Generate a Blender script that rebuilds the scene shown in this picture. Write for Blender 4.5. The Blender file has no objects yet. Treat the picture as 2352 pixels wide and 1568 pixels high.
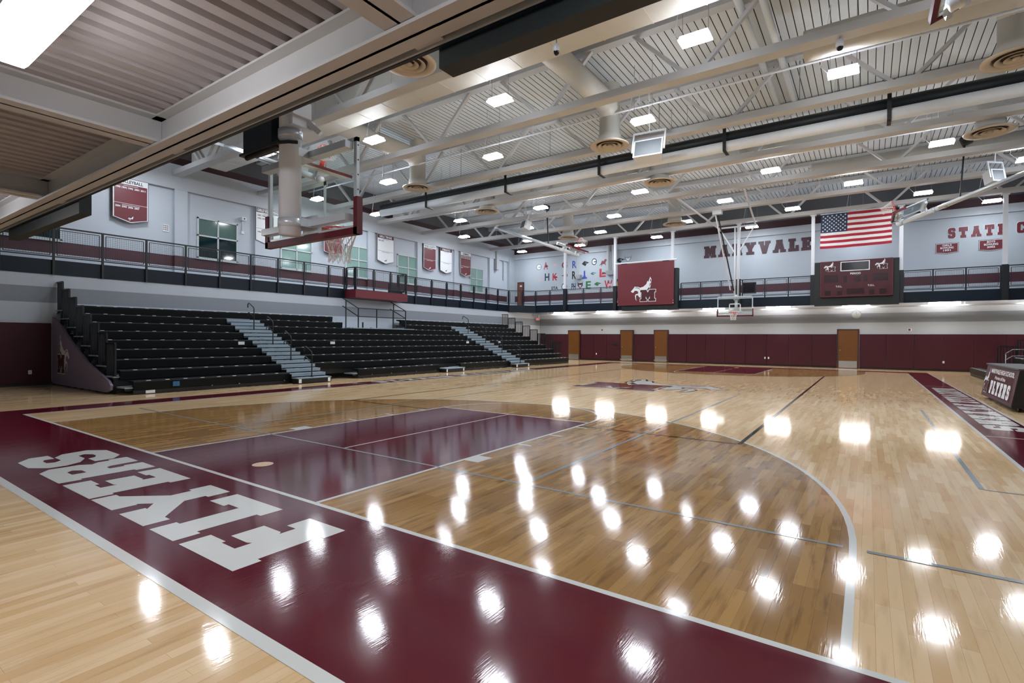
import bpy, math, random
from mathutils import Vector, Matrix
random.seed(7)
C = bpy.context.scene.collection
sc = bpy.context.scene
PI = math.pi

# ------------------------------------------------------------------ materials
def lin(h):
    h = h.lstrip('#'); v = [int(h[i:i+2], 16)/255 for i in (0, 2, 4)]
    return tuple(c/12.92 if c <= .04045 else ((c+.055)/1.055)**2.4 for c in v) + (1,)

def M(name, hexc, rough=.5, metal=0., spec=.5, var=.06, scale=6., bump=0., coat=0.):
    m = bpy.data.materials.new(name); m.use_nodes = True
    nt = m.node_tree; b = nt.nodes['Principled BSDF']
    b.inputs['Roughness'].default_value = rough; b.inputs['Metallic'].default_value = metal
    b.inputs['Specular IOR Level'].default_value = spec; b.inputs['Coat Weight'].default_value = coat
    c = lin(hexc)
    tc = nt.nodes.new('ShaderNodeTexCoord'); no = nt.nodes.new('ShaderNodeTexNoise')
    no.inputs['Scale'].default_value = scale; no.inputs['Detail'].default_value = 3
    nt.links.new(tc.outputs['Object'], no.inputs['Vector'])
    mx = nt.nodes.new('ShaderNodeMix'); mx.data_type = 'RGBA'
    mx.inputs[6].default_value = tuple(x*(1-var) for x in c[:3]) + (1,)
    mx.inputs[7].default_value = tuple(min(1, x*(1+var)) for x in c[:3]) + (1,)
    nt.links.new(no.outputs['Fac'], mx.inputs[0]); nt.links.new(mx.outputs[2], b.inputs['Base Color'])
    if bump:
        bp = nt.nodes.new('ShaderNodeBump'); bp.inputs['Strength'].default_value = bump; bp.inputs['Distance'].default_value = .01
        nt.links.new(no.outputs['Fac'], bp.inputs['Height']); nt.links.new(bp.outputs['Normal'], b.inputs['Normal'])
    return m

def block_wall(name, hexc, axis):
    """painted concrete block: the joints show only as a faint bump and tint"""
    m = M(name, hexc, .55, var=.03, scale=1.5)
    nt = m.node_tree; b = nt.nodes['Principled BSDF']
    tc = nt.nodes.new('ShaderNodeTexCoord'); sp = nt.nodes.new('ShaderNodeSeparateXYZ'); cb = nt.nodes.new('ShaderNodeCombineXYZ')
    nt.links.new(tc.outputs['Object'], sp.inputs[0])
    nt.links.new(sp.outputs['Y' if axis == 'x' else 'X'], cb.inputs['X']); nt.links.new(sp.outputs['Z'], cb.inputs['Y'])
    br = nt.nodes.new('ShaderNodeTexBrick'); br.inputs['Scale'].default_value = 1
    br.inputs['Brick Width'].default_value = .4; br.inputs['Row Height'].default_value = .2
    br.inputs['Mortar Size'].default_value = .006; br.inputs['Mortar Smooth'].default_value = .6
    nt.links.new(cb.outputs[0], br.inputs['Vector'])
    bp = nt.nodes.new('ShaderNodeBump'); bp.invert = True; bp.inputs['Strength'].default_value = .25; bp.inputs['Distance'].default_value = .01
    nt.links.new(br.outputs['Fac'], bp.inputs['Height']); nt.links.new(bp.outputs['Normal'], b.inputs['Normal'])
    return m

def gloss_bump(nt, b, amount):
    """slight waviness of the varnish, and every board lying a hair out of level"""
    N = nt.nodes.new; K = nt.links.new
    tc = N('ShaderNodeTexCoord'); mp = N('ShaderNodeMapping'); mp.inputs['Scale'].default_value = (9, 1.6, 1)
    no = N('ShaderNodeTexNoise'); no.inputs['Scale'].default_value = 1.6; no.inputs['Detail'].default_value = 4
    K(tc.outputs['Object'], mp.inputs['Vector']); K(mp.outputs[0], no.inputs['Vector'])
    sp = N('ShaderNodeSeparateXYZ'); cb = N('ShaderNodeCombineXYZ'); K(tc.outputs['Object'], sp.inputs[0]); K(sp.outputs['Y'], cb.inputs['X']); K(sp.outputs['X'], cb.inputs['Y'])
    br = N('ShaderNodeTexBrick'); br.inputs['Scale'].default_value = 1; br.offset = .37; br.offset_frequency = 3; br.inputs['Brick Width'].default_value = .78; br.inputs['Row Height'].default_value = .072
    br.inputs['Mortar Size'].default_value = 0; br.inputs['Color1'].default_value = (0, 0, 0, 1); br.inputs['Color2'].default_value = (1, 1, 1, 1)
    K(cb.outputs[0], br.inputs['Vector'])
    wn = N('ShaderNodeTexWhiteNoise'); wn.noise_dimensions = '3D'; K(br.outputs['Color'], wn.inputs['Vector'])
    sb = N('ShaderNodeVectorMath'); sb.operation = 'SUBTRACT'; sb.inputs[1].default_value = (.5, .5, .5); K(wn.outputs['Color'], sb.inputs[0])
    sc_ = N('ShaderNodeVectorMath'); sc_.operation = 'MULTIPLY'; sc_.inputs[1].default_value = (.002, .0004, 0); K(sb.outputs[0], sc_.inputs[0])
    ge = N('ShaderNodeNewGeometry'); ad = N('ShaderNodeVectorMath'); ad.operation = 'ADD'; K(ge.outputs['Normal'], ad.inputs[0]); K(sc_.outputs[0], ad.inputs[1])
    nm = N('ShaderNodeVectorMath'); nm.operation = 'NORMALIZE'; K(ad.outputs[0], nm.inputs[0])
    bp = N('ShaderNodeBump'); bp.inputs['Strength'].default_value = amount; bp.inputs['Distance'].default_value = .01
    K(no.outputs['Fac'], bp.inputs['Height']); K(nm.outputs[0], bp.inputs['Normal'])
    m2 = N('ShaderNodeMapping'); m2.inputs['Scale'].default_value = (70, 5, 1); n2 = N('ShaderNodeTexNoise'); n2.inputs['Scale'].default_value = 1.4; n2.inputs['Detail'].default_value = 2
    K(tc.outputs['Object'], m2.inputs['Vector']); K(m2.outputs[0], n2.inputs['Vector'])
    b2 = N('ShaderNodeBump'); b2.inputs['Strength'].default_value = .05; b2.inputs['Distance'].default_value = .004
    K(n2.outputs['Fac'], b2.inputs['Height']); K(bp.outputs['Normal'], b2.inputs['Normal']); K(b2.outputs['Normal'], b.inputs['Normal'])
    b.inputs['Specular IOR Level'].default_value = .42

def wood(name, ca, cb_, cdark, rough=.11, knots=.25):
    m = bpy.data.materials.new(name); m.use_nodes = True
    nt = m.node_tree; b = nt.nodes['Principled BSDF']
    b.inputs['Roughness'].default_value = rough
    tc = nt.nodes.new('ShaderNodeTexCoord'); sp = nt.nodes.new('ShaderNodeSeparateXYZ'); cb = nt.nodes.new('ShaderNodeCombineXYZ')
    nt.links.new(tc.outputs['Object'], sp.inputs[0]); nt.links.new(sp.outputs['Y'], cb.inputs['X']); nt.links.new(sp.outputs['X'], cb.inputs['Y'])
    br = nt.nodes.new('ShaderNodeTexBrick'); br.inputs['Scale'].default_value = 1; br.offset = .37; br.offset_frequency = 3
    br.inputs['Brick Width'].default_value = .78; br.inputs['Row Height'].default_value = .072
    br.inputs['Mortar Size'].default_value = .0005; br.inputs['Bias'].default_value = -.05
    br.inputs['Color1'].default_value = lin(ca); br.inputs['Color2'].default_value = lin(cb_); br.inputs['Mortar'].default_value = lin(cdark)
    nt.links.new(cb.outputs[0], br.inputs['Vector'])
    mp = nt.nodes.new('ShaderNodeMapping'); mp.inputs['Scale'].default_value = (9, .9, 1)
    nt.links.new(tc.outputs['Object'], mp.inputs['Vector'])
    no = nt.nodes.new('ShaderNodeTexNoise'); no.inputs['Scale'].default_value = 2.2; no.inputs['Detail'].default_value = 5
    nt.links.new(mp.outputs[0], no.inputs['Vector'])
    rp = nt.nodes.new('ShaderNodeValToRGB'); rp.color_ramp.elements[0].position = .52; rp.color_ramp.elements[1].position = .78
    nt.links.new(no.outputs['Fac'], rp.inputs[0])
    ml = nt.nodes.new('ShaderNodeMath'); ml.operation = 'MULTIPLY'; ml.inputs[1].default_value = knots
    nt.links.new(rp.outputs[0], ml.inputs[0])
    mx = nt.nodes.new('ShaderNodeMix'); mx.data_type = 'RGBA'; mx.inputs[7].default_value = lin(cdark)
    nt.links.new(ml.outputs[0], mx.inputs[0]); nt.links.new(br.outputs['Color'], mx.inputs[6]); nt.links.new(mx.outputs[2], b.inputs['Base Color'])
    gloss_bump(nt, b, .02)
    return m

def paint_floor(name, hexc, rough=.085):
    m = bpy.data.materials.new(name); m.use_nodes = True
    nt = m.node_tree; b = nt.nodes['Principled BSDF']; b.inputs['Roughness'].default_value = rough
    b.inputs['Base Color'].default_value = lin(hexc); gloss_bump(nt, b, .02)
    return m

def emit(name, hexc, s):
    m = bpy.data.materials.new(name); m.use_nodes = True; nt = m.node_tree
    nt.nodes.remove(nt.nodes['Principled BSDF'])
    e = nt.nodes.new('ShaderNodeEmission'); e.inputs[0].default_value = lin(hexc); e.inputs[1].default_value = s
    nt.links.new(e.outputs[0], nt.nodes['Material Output'].inputs[0])
    return m

def clear_glass(name, tint):
    m = bpy.data.materials.new(name); m.use_nodes = True; nt = m.node_tree
    nt.nodes.remove(nt.nodes['Principled BSDF'])
    t = nt.nodes.new('ShaderNodeBsdfTransparent'); t.inputs[0].default_value = lin(tint)
    g = nt.nodes.new('ShaderNodeBsdfGlossy'); g.inputs['Roughness'].default_value = .02
    lw = nt.nodes.new('ShaderNodeLayerWeight'); pw = nt.nodes.new('ShaderNodeMath'); pw.operation = 'POWER'; pw.inputs[1].default_value = 4
    f = nt.nodes.new('ShaderNodeMath'); f.operation = 'MULTIPLY_ADD'; f.inputs[1].default_value = .7; f.inputs[2].default_value = .035
    nt.links.new(lw.outputs['Facing'], pw.inputs[0]); nt.links.new(pw.outputs[0], f.inputs[0])
    mx = nt.nodes.new('ShaderNodeMixShader')
    nt.links.new(f.outputs[0], mx.inputs[0]); nt.links.new(t.outputs[0], mx.inputs[1]); nt.links.new(g.outputs[0], mx.inputs[2])
    nt.links.new(mx.outputs[0], nt.nodes['Material Output'].inputs[0])
    return m

WOOD = wood('maple_boards', '#e9cda4', '#d6b283', '#9a7040', .08, .38)
STAIN = wood('stained_maple_boards', '#b58d56', '#916a36', '#4a3014', .08, .7)
MAROON = paint_floor('maroon_floor_paint', '#5c1024')
FWHITE = paint_floor('white_floor_paint', '#d9dcd9')
FBLACK = paint_floor('black_floor_paint', '#17161a')
FGRAY = paint_floor('grey_blue_floor_tape', '#929a9f')
FDARK = paint_floor('dark_floor_paint', '#2a1c24')
WALLX = block_wall('white_block_paint_long', '#b9c1cb', 'x')
WALLY = block_wall('white_block_paint_end', '#adb5bd', 'y')
GSTRIPE = M('grey_wall_paint', '#858b94', .55, var=.03)
MBAND = M('maroon_wall_paint', '#48202b', .5)
TBAND = M('deep_maroon_wall_paint', '#33141a', .6)
LETM = M('dark_maroon_letter', '#3d1f2a', .5)
DARKG = M('dark_grey_wall_paint', '#4a4b4e', .6)
LEDGE = M('pale_wall_paint', '#b4bac2', .55, var=.03)
DECKM = M('grey_deck_paint', '#c6cbcd', .5, var=.03)
SLOT = M('dark_deck_slot', '#26282a', .8)
STEEL = M('pale_steel_paint', '#c2c2c2', .45, var=.03)
STEELG = M('grey_steel_paint', '#b2b5b8', .45, var=.03)
WHITEM = M('white_powder_coat', '#dfe3ea', .35, var=.03)
DUCTM = M('cream_duct_paint', '#c9c7c0', .45, var=.03)
RAILM = M('black_rail_paint', '#10161c', .4)
FASCIA = M('black_fascia_panel', '#0a1826', .4, spec=.3, var=.15, scale=1.2)
BLACKM = M('matte_black_metal', '#0c0d0f', .5)
DGREEN = M('dark_green_backing', '#161f20', .55)
SEATM = M('black_seat_plastic', '#070c0f', .5, spec=.18, var=.1)
SEATF = M('black_kick_panel', '#111214', .4)
TREAD = M('grey_aluminium_tread', '#8fa0ac', .45, metal=.2, var=.1, scale=14)
TAGM = M('pale_seat_tag', '#e6e9ec', .4)
PADM = M('maroon_vinyl_pad', '#3a0d1a', .45, spec=.35, var=.08, bump=.05)
PADB = M('dark_pad_base', '#160c10', .6)
PANELM = M('maroon_grey_end_panel', '#857b92', .4)
DOORM = M('oak_door_veneer', '#5e390a', .4, var=.12, scale=3)
FRAMEM = M('maroon_door_frame', '#35101a', .45)
KICK = M('steel_kick_plate', '#c2c5c6', .22, metal=.9)
WFRAME = M('white_window_frame', '#c3cbce', .4)
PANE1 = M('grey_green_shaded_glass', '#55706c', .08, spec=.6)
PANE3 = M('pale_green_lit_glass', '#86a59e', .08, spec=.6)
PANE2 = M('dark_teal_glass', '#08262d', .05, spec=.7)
SIGNM = M('maroon_sign_vinyl', '#661c28', .45, var=.04)
SIGND = M('maroon_scoreboard_face', '#420916', .35, var=.05)
SIGNW = M('white_sign_vinyl', '#e4e7ea', .5, var=.02)
SIGNK = M('black_sign_vinyl', '#1d1a1e', .5)
DISP = M('dark_display_glass', '#15101a', .15)
DIGIT = M('dim_digit_window', '#2a0a14', .25)
ORANGE = M('orange_rim_paint', '#d6341c', .4)
NETM = M('white_net_cord', '#e9e6e2', .7)
GLASS = clear_glass('clear_backboard_glass', '#f9fdfb')
BPAD = M('maroon_backboard_pad', '#5c1020', .45)
ALU = M('brushed_aluminium', '#cfd6dc', .3, metal=.3)
FRED = M('flag_red', '#a5182f', .7); FWH = M('flag_white', '#e9e8e6', .7); FBLUE = M('flag_navy', '#1c2f4e', .7)
DIFF = M('cream_diffuser_paint', '#c2b5a2', .45, var=.03)
DIFD = M('dark_diffuser_throat', '#3a2c22', .7)
LAMP = emit('white_led_diffuser', '#f1f7ff', 96)
TUBEL = emit('white_tube_diffuser', '#fffaf4', 75)
NEARL = emit('white_wraparound_diffuser', '#fbfaff', 36)
REDL = emit('lit_red_exit_letters', '#ff4a50', 1.6)
SKIRT = M('white_vinyl_curtain', '#eef2f5', .5)
CHROME = M('grey_metal_fitting', '#8d9499', .35, metal=.5)
DECG = {'gray': M('grey_decal', '#8d949c', .5), 'red': M('red_decal', '#b3283a', .5), 'navy': M('navy_decal', '#1f2c48', .5), 'black': M('black_decal', '#1b1f22', .5),
        'blue': M('blue_decal', '#3a4fa0', .5), 'pink': M('pale_red_decal', '#d9a6ac', .5), 'green': M('green_decal', '#1e6b3c', .5), 'teal': M('teal_decal', '#3f6a70', .5),
        'gold': M('gold_decal', '#a88a2c', .5), 'maroon': M('maroon_decal', '#7a1f33', .5), 'white': SIGNW}

# ------------------------------------------------------------------ geometry helpers
OFF = {}
class MB:
    def __init__(s): s.v = []; s.f = []; s.m = []; s.k = 0
    def face(s, pts):
        n = len(s.v); s.v += [tuple(p) for p in pts]; s.f.append(tuple(range(n, n+len(pts)))); s.m.append(s.k)
    def hexa(s, p):
        n = len(s.v); s.v += [tuple(q) for q in p]
        for a in ((0, 3, 2, 1), (4, 5, 6, 7), (0, 1, 5, 4), (1, 2, 6, 5), (2, 3, 7, 6), (3, 0, 4, 7)):
            s.f.append(tuple(n+i for i in a)); s.m.append(s.k)
        return s
    def box(s, x0, x1, y0, y1, z0, z1):
        x0, x1 = min(x0, x1), max(x0, x1); y0, y1 = min(y0, y1), max(y0, y1); z0, z1 = min(z0, z1), max(z0, z1)
        return s.hexa([(x0, y0, z0), (x1, y0, z0), (x1, y1, z0), (x0, y1, z0), (x0, y0, z1), (x1, y0, z1), (x1, y1, z1), (x0, y1, z1)])
    def bar(s, a, b, w, h=None, up=(0, 0, 1)):
        """square bar between two points"""
        h = h or w; a = Vector(a); b = Vector(b); d = (b-a).normalized(); u = Vector(up)
        if abs(d.dot(u)) > .95: u = Vector((0, 1, 0))
        r = d.cross(u).normalized(); u = r.cross(d).normalized(); r = r*w/2; u = u*h/2
        return s.hexa([a-r-u, a+r-u, a+r+u, a-r+u, b-r-u, b+r-u, b+r+u, b-r+u])
    def tube(s, pts, r, n=8, closed=False, cap=True):
        pts = [Vector(p) for p in pts]; N = len(pts); rings = []; pu = None
        for i in range(N):
            if closed: d = pts[(i+1) % N]-pts[i-1]
            else: d = pts[min(i+1, N-1)]-pts[max(i-1, 0)]
            d.normalize()
            u = pu if pu is not None else (Vector((0, 0, 1)) if abs(d.z) < .9 else Vector((1, 0, 0)))
            x = d.cross(u)
            if x.length < 1e-4: x = d.cross(Vector((.3, .5, .8)))
            x.normalize(); u = x.cross(d).normalized(); pu = u
            b = len(s.v)
            for k in range(n):
                a = 2*PI*k/n; s.v.append(tuple(pts[i]+x*(r*math.cos(a))+u*(r*math.sin(a))))
            rings.append(b)
        for i in range(N if closed else N-1):
            a, b = rings[i], rings[(i+1) % N]
            for k in range(n):
                s.f.append((a+k, a+(k+1) % n, b+(k+1) % n, b+k)); s.m.append(s.k)
        if cap and not closed:
            s.f.append(tuple(rings[0]+k for k in range(n))[::-1]); s.m.append(s.k)
            s.f.append(tuple(rings[-1]+k for k in range(n))); s.m.append(s.k)
        return s
    def prism(s, prof, ax, a, b):
        """2-D profile extruded along axis ax from a to b (profile in the two other axes, in order)"""
        def P(p, t):
            if ax == 'x': return (t, p[0], p[1])
            if ax == 'y': return (p[0], t, p[1])
            return (p[0], p[1], t)
        n = len(prof); o = len(s.v)
        s.v += [P(p, a) for p in prof] + [P(p, b) for p in prof]
        for i in range(n):
            j = (i+1) % n; s.f.append((o+i, o+j, o+n+j, o+n+i)); s.m.append(s.k)
        s.f.append(tuple(o+i for i in range(n))[::-1]); s.m.append(s.k)
        s.f.append(tuple(o+n+i for i in range(n))); s.m.append(s.k)
        return s
    def lathe(s, prof, c, n=32):
        o = len(s.v); L = len(prof)
        for k in range(n):
            a = 2*PI*k/n
            for r, z in prof: s.v.append((c[0]+r*math.cos(a), c[1]+r*math.sin(a), c[2]+z))
        for k in range(n):
            q = (k+1) % n
            for i in range(L-1):
                s.f.append((o+k*L+i, o+q*L+i, o+q*L+i+1, o+k*L+i+1)); s.m.append(s.k)
        return s
    def flat(s, polys, O, ex, ey, w=1, h=1, off=0., t=0.):
        O = Vector(O); ex = Vector(ex); ey = Vector(ey); n = ex.cross(ey).normalized()
        for pi_, p in enumerate(polys):
            top = [O+ex*(q[0]*w)+ey*(q[1]*h)+n*(off+t+.00006*pi_) for q in p]
            s.face(top)
            if t:
                bot = [q-n*t for q in top]
                for i in range(len(p)):
                    j = (i+1) % len(p); s.face([bot[i], bot[j], top[j], top[i]])
        return s
    def text(s, txt, O, ex, ey, w, h, off=0., bold=0.):
        vs, fs = text2d(txt, bold); O = Vector(O); ex = Vector(ex); ey = Vector(ey); n = ex.cross(ey).normalized(); b = len(s.v)
        s.v += [tuple(O+ex*(x*w)+ey*(y*h)+n*off) for x, y in vs]
        for f in fs: s.f.append(tuple(b+i for i in f)); s.m.append(s.k)
        return s
    def build(s, name, mats, parent=None, smooth=False, kind=None):
        mats = mats if isinstance(mats, (list, tuple)) else [mats]
        off = Vector((0, 0, 0))
        if parent is not None: off = OFF.get(parent, off)
        elif kind != 'structure' and s.v:
            xs, ys, zs = zip(*s.v); off = Vector(((min(xs)+max(xs))/2, (min(ys)+max(ys))/2, min(zs)))
        me = bpy.data.meshes.new(name)
        me.from_pydata([tuple(Vector(v)-off) for v in s.v], [], s.f)
        for m in mats: me.materials.append(m)
        me.polygons.foreach_set('material_index', s.m)
        if smooth: me.polygons.foreach_set('use_smooth', [True]*len(s.f))
        me.update()
        o = bpy.data.objects.new(name, me); C.objects.link(o)
        if parent is not None: o.parent = parent
        else: o.location = off
        OFF[o] = off
        if kind: o['kind'] = kind
        return o

_t = {}
def text2d(txt, bold=0.):
    if (txt, bold) in _t: return _t[(txt, bold)]
    cu = bpy.data.curves.new('lettering', 'FONT'); cu.body = txt; cu.resolution_u = 2; cu.offset = bold
    ob = bpy.data.objects.new('lettering', cu); C.objects.link(ob)
    me = bpy.data.meshes.new_from_object(ob)
    vs = [(v.co.x, v.co.y) for v in me.vertices]; fs = [tuple(p.vertices) for p in me.polygons]
    bpy.data.objects.remove(ob); bpy.data.curves.remove(cu); bpy.data.meshes.remove(me)
    x0 = min(v[0] for v in vs); x1 = max(v[0] for v in vs); y0 = min(v[1] for v in vs); y1 = max(v[1] for v in vs)
    vs = [((x-x0)/(x1-x0), (y-y0)/(y1-y0)) for x, y in vs]
    _t[(txt, bold)] = (vs, fs); return vs, fs

def tag(o, label=None, cat=None, group=None, kind=None):
    if label: o['label'] = label
    if cat: o['category'] = cat
    if group: o['group'] = group
    if kind: o['kind'] = kind
    return o
def thing(name, label, cat, loc=(0, 0, 0), group=None, local=False):
    o = bpy.data.objects.new(name, None); C.objects.link(o); o.location = loc; o.empty_display_size = .1
    OFF[o] = Vector((0, 0, 0)) if local else Vector(loc)
    return tag(o, label, cat, group)
def dup(root, loc=None, label=None, rot=None, parent=None):
    c = root.copy(); C.objects.link(c)
    if parent is not None: c.parent = parent
    if loc is not None: c.location = loc
    if rot is not None: c.rotation_euler = rot
    if label: c['label'] = label
    for ch in list(root.children): dup(ch, parent=c)
    return c
def B(x0, x1, y0, y1, z0, z1): return MB().box(x0, x1, y0, y1, z0, z1)
ORD = ['first', 'second', 'third', 'fourth', 'fifth', 'sixth', 'seventh', 'eighth', 'ninth', 'tenth', 'eleventh', 'twelfth', 'thirteenth', 'fourteenth',
       'fifteenth', 'sixteenth', 'seventeenth', 'eighteenth', 'nineteenth', 'twentieth', 'twenty-first', 'twenty-second', 'twenty-third', 'twenty-fourth', 'twenty-fifth', 'twenty-sixth', 'twenty-seventh', 'twenty-eighth']

# slab "varsity" letters as unions of simple polygons, 10 units high
def R_(a, b, c, d): return [(a, c), (b, c), (b, d), (a, d)]
def mir(p, w): return [(w-x, y) for x, y in p][::-1]
def _M(w=9.6):
    l = [R_(.7, 3.5, 0, 10), R_(0, 4.2, 0, 2.1), R_(0, 3.2, 7.9, 10), [(4.8, 1.0), (6.0, 4.2), (3.9, 10), (1.2, 10)], [(4.8, 1.9), (6.2, 5.2), (4.8, 5.9), (3.4, 4.6)]]
    return l + [mir(p, w) for p in l]
def _A(w=9):
    l = [[(.7, .5), (3.5, .5), (5.6, 10), (3.0, 10)], R_(0, 3.9, 0, 2.1)]
    return l + [mir(p, w) for p in l] + [R_(2.4, 6.6, 2.6, 4.4), R_(2.3, 6.7, 8.2, 10)]
def _V(w=8.6):
    l = [[(.4, 9.6), (3.5, 9.6), (5.6, 0), (2.9, 0)], R_(0, 4.0, 7.9, 10)]
    return l + [mir(p, w) for p in l]
def _Y(w=8.4):
    l = [[(.4, 9), (3.7, 9), (5.8, 4.0), (2.8, 4.0)], R_(0, 4.0, 7.8, 10)]
    return l + [mir(p, w) for p in l] + [R_(2.7, 5.7, 0, 5), R_(1.3, 7.1, 0, 2.2)]
SLAB = {
 'F': (7, [R_(.8, 4.0, 0, 10), R_(0, 7, 7.6, 10), R_(4.9, 7, 5.6, 10), R_(3, 5.2, 3.9, 6.1), R_(4.5, 6.0, 2.8, 6.9), R_(0, 5.2, 0, 2.2)]),
 'L': (7, [R_(.8, 4.0, 0, 10), R_(0, 5, 7.8, 10), R_(0, 7, 0, 2.3), R_(4.9, 7, 0, 4.6)]),
 'E': (7, [R_(.8, 4.0, 0, 10), R_(0, 7, 7.7, 10), R_(4.9, 7, 6.5, 10), R_(3, 5.2, 3.9, 6.0), R_(4.2, 5.6, 3.2, 6.7), R_(0, 7, 0, 2.3), R_(4.9, 7, 0, 3.5)]),
 'R': (7.6, [R_(.8, 3.8, 0, 10), R_(0, 4.3, 0, 2.1), R_(0, 5, 7.7, 10), [(4.6, 4.0), (6.2, 4.0), (7.4, 5.3), (7.4, 8.8), (6.2, 10), (4.6, 10)], R_(3, 5.4, 4.0, 6.1), [(3.9, 4.6), (6.8, 4.6), (7.3, 1), (4.6, 1)], R_(4.6, 7.6, 0, 2.1)]),
 'S': (7, [[(.1, 7.7), (6.9, 7.7), (6.9, 8.9), (5.6, 10), (1.5, 10), (.1, 8.8)], R_(.1, 3.0, 5.4, 8.4), [(.1, 5.6), (1.4, 4.0), (6, 4.0), (6.9, 4.5), (6, 6.2), (.3, 6.2)], R_(4.0, 6.9, 1.4, 4.6), [(.1, 1.2), (1.4, 0), (5.5, 0), (6.9, 1.2), (6.9, 2.3), (.1, 2.3)], R_(4.7, 6.9, 6.7, 8.4), R_(.1, 2.3, 1.4, 3.3)]),
 'Y': (8.4, _Y()), 'M': (9.6, _M()), 'A': (9, _A()), 'V': (8.6, _V()),
 'T': (8, [R_(0, 8, 7.7, 10), R_(0, 2.0, 6.0, 9), R_(6.0, 8, 6.0, 9), R_(2.5, 5.5, 0, 9), R_(1.4, 6.6, 0, 2.2)]),
 'C': (7.2, [R_(.2, 3.1, 1.4, 8.6), [(.2, 7.7), (7, 7.7), (7, 8.9), (5.8, 10), (1.6, 10), (.2, 8.7)], R_(4.8, 7, 6.3, 8.4), [(.2, 1.3), (1.6, 0), (5.8, 0), (7, 1.1), (7, 2.3), (.2, 2.3)], R_(4.8, 7, 1.5, 3.7)]),
 ' ': (4, []),
}
def slab(mb, ch, O, ex, ey, w, h, off=0, t=0):
    W, ps = SLAB[ch]
    mb.flat([[(x/W, y/10) for x, y in p] for p in ps], O, ex, ey, w, h, off, t)
def slab_word(mb, txt, O, ex, ey, w, h, off=0, gap=1.0, t=0):
    tot = sum(SLAB[c][0] for c in txt)+gap*(len(txt)-1); k = w/tot; O = Vector(O); ex_ = Vector(ex); x = 0
    for c in txt:
        slab(mb, c, O+ex_*(x*k), ex, ey, SLAB[c][0]*k, h, off, t); x += SLAB[c][0]+gap

# winged-horse-and-M school emblem, unit box 1 wide x .97 high, horse on the left
_pg = [(650, 985), (700, 930), (745, 875), (760, 850), (800, 860), (860, 865), (905, 890), (1000, 865), (1080, 800), (1110, 715), (1135, 740), (1150, 700), (1185, 610), (1225, 690), (1200, 800), (1205, 830), (1185, 900), (1130, 1000), (1060, 1000),
       (1030, 965), (930, 965), (925, 1060), (920, 1150), (890, 1150), (850, 1090), (800, 1090), (800, 1180), (815, 1240), (785, 1200), (768, 1100), (790, 1055), (850, 1050), (860, 1000), (820, 970), (760, 965), (720, 1020), (690, 1010)]
PEG = [[((x-650)/690, (1270-y)/690) for x, y in _pg]][0][::-1]
MANE = [((x-650)/690, (1270-y)/690) for x, y in [(770, 880), (850, 885), (905, 925), (895, 935), (845, 900), (775, 893)]][::-1]
FEATH = [[((x-650)/690, (1270-y)/690) for x, y in q][::-1] for q in ([(1190, 660), (1212, 700), (1196, 760), (1178, 700)], [(1180, 770), (1200, 800), (1180, 850), (1160, 880)], [(1150, 890), (1178, 905), (1130, 985), (1095, 960)])]
def emblem(parent, O, ex, ey, size, flip=False, mats=None, base=.004, outline=None):
    hm, lm, om, dm = mats or (SIGNW, MBAND, SIGNW, SIGNK)
    F = (lambda p: [(1-x, y) for x, y in p][::-1]) if flip else (lambda p: p)
    if outline:
        mb = MB(); c = (.45, .5)
        for dx, dy in ((.018, 0), (-.018, 0), (0, .018), (0, -.018)): mb.flat([F([(x+dx, y+dy) for x, y in PEG])], O, ex, ey, size, size, base*.5)
        mb.build('emblem_outline', outline, parent)
    MB().flat([F(PEG)], O, ex, ey, size, size, base).build('emblem_horse', hm, parent)
    MB().flat([F(MANE)]+[F(q) for q in FEATH], O, ex, ey, size, size, base*1.25).build('emblem_feathers', dm, parent)
    W, ps = SLAB['M']
    sm = [[(.385+x/W*.6, .02+y/10*.44) for x, y in p] for p in ps]
    bd = [F([(x+.02*dx, y+.02*dy) for x, y in p]) for dx, dy in ((1, 1), (1, -1), (-1, 1), (-1, -1), (0, 1), (0, -1)) for p in sm]
    MB().flat(bd, O, ex, ey, size, size, base*1.5).build('emblem_letter_border', om, parent)
    MB().flat([F(p) for p in sm], O, ex, ey, size, size, base*1.5+.0045).build('emblem_letter', lm, parent)

# ------------------------------------------------------------------ dimensions
L = 28.65          # court length, y from the near baseline to the far one
XW, XU = 15.36, 18.0   # lower side wall, upper side wall
YN, YF = -5.2, 32.0    # end walls
YE, YNE = 29.0, -.35   # edges of the far and near walkways
ZB, ZF = 3.5, 3.95     # fascia bottom, walkway floor
ZC = 10.0              # roof deck
X_ = Vector((1, 0, 0)); Y_ = Vector((0, 1, 0)); Z_ = Vector((0, 0, 1))

# ------------------------------------------------------------------ floor and its markings
floor = B(-XW-.3, XW+.3, YN-.2, YF+.2, -.2, 0).build('floor', WOOD, kind='structure')
def fl(name, mat, mb): return mb.build(name, mat, floor)
def fq(mb, x0, x1, y0, y1, z): mb.face([(x0, y0, z), (x1, y0, z), (x1, y1, z), (x0, y1, z)]); return mb
def ysym(y): return L-y
def arc(mb, c, r0, r1, a0, a1, z, n=64):
    for i in range(n):
        t0 = a0+(a1-a0)*i/n; t1 = a0+(a1-a0)*(i+1)/n
        mb.face([(c[0]+r0*math.cos(t0), c[1]+r0*math.sin(t0), z), (c[0]+r1*math.cos(t0), c[1]+r1*math.sin(t0), z),
                 (c[0]+r1*math.cos(t1), c[1]+r1*math.sin(t1), z), (c[0]+r0*math.cos(t1), c[1]+r0*math.sin(t1), z)])
Z1, Z2, Z3, Z4 = .0008, .0016, .0024, .0032
R3 = 6.02
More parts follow.
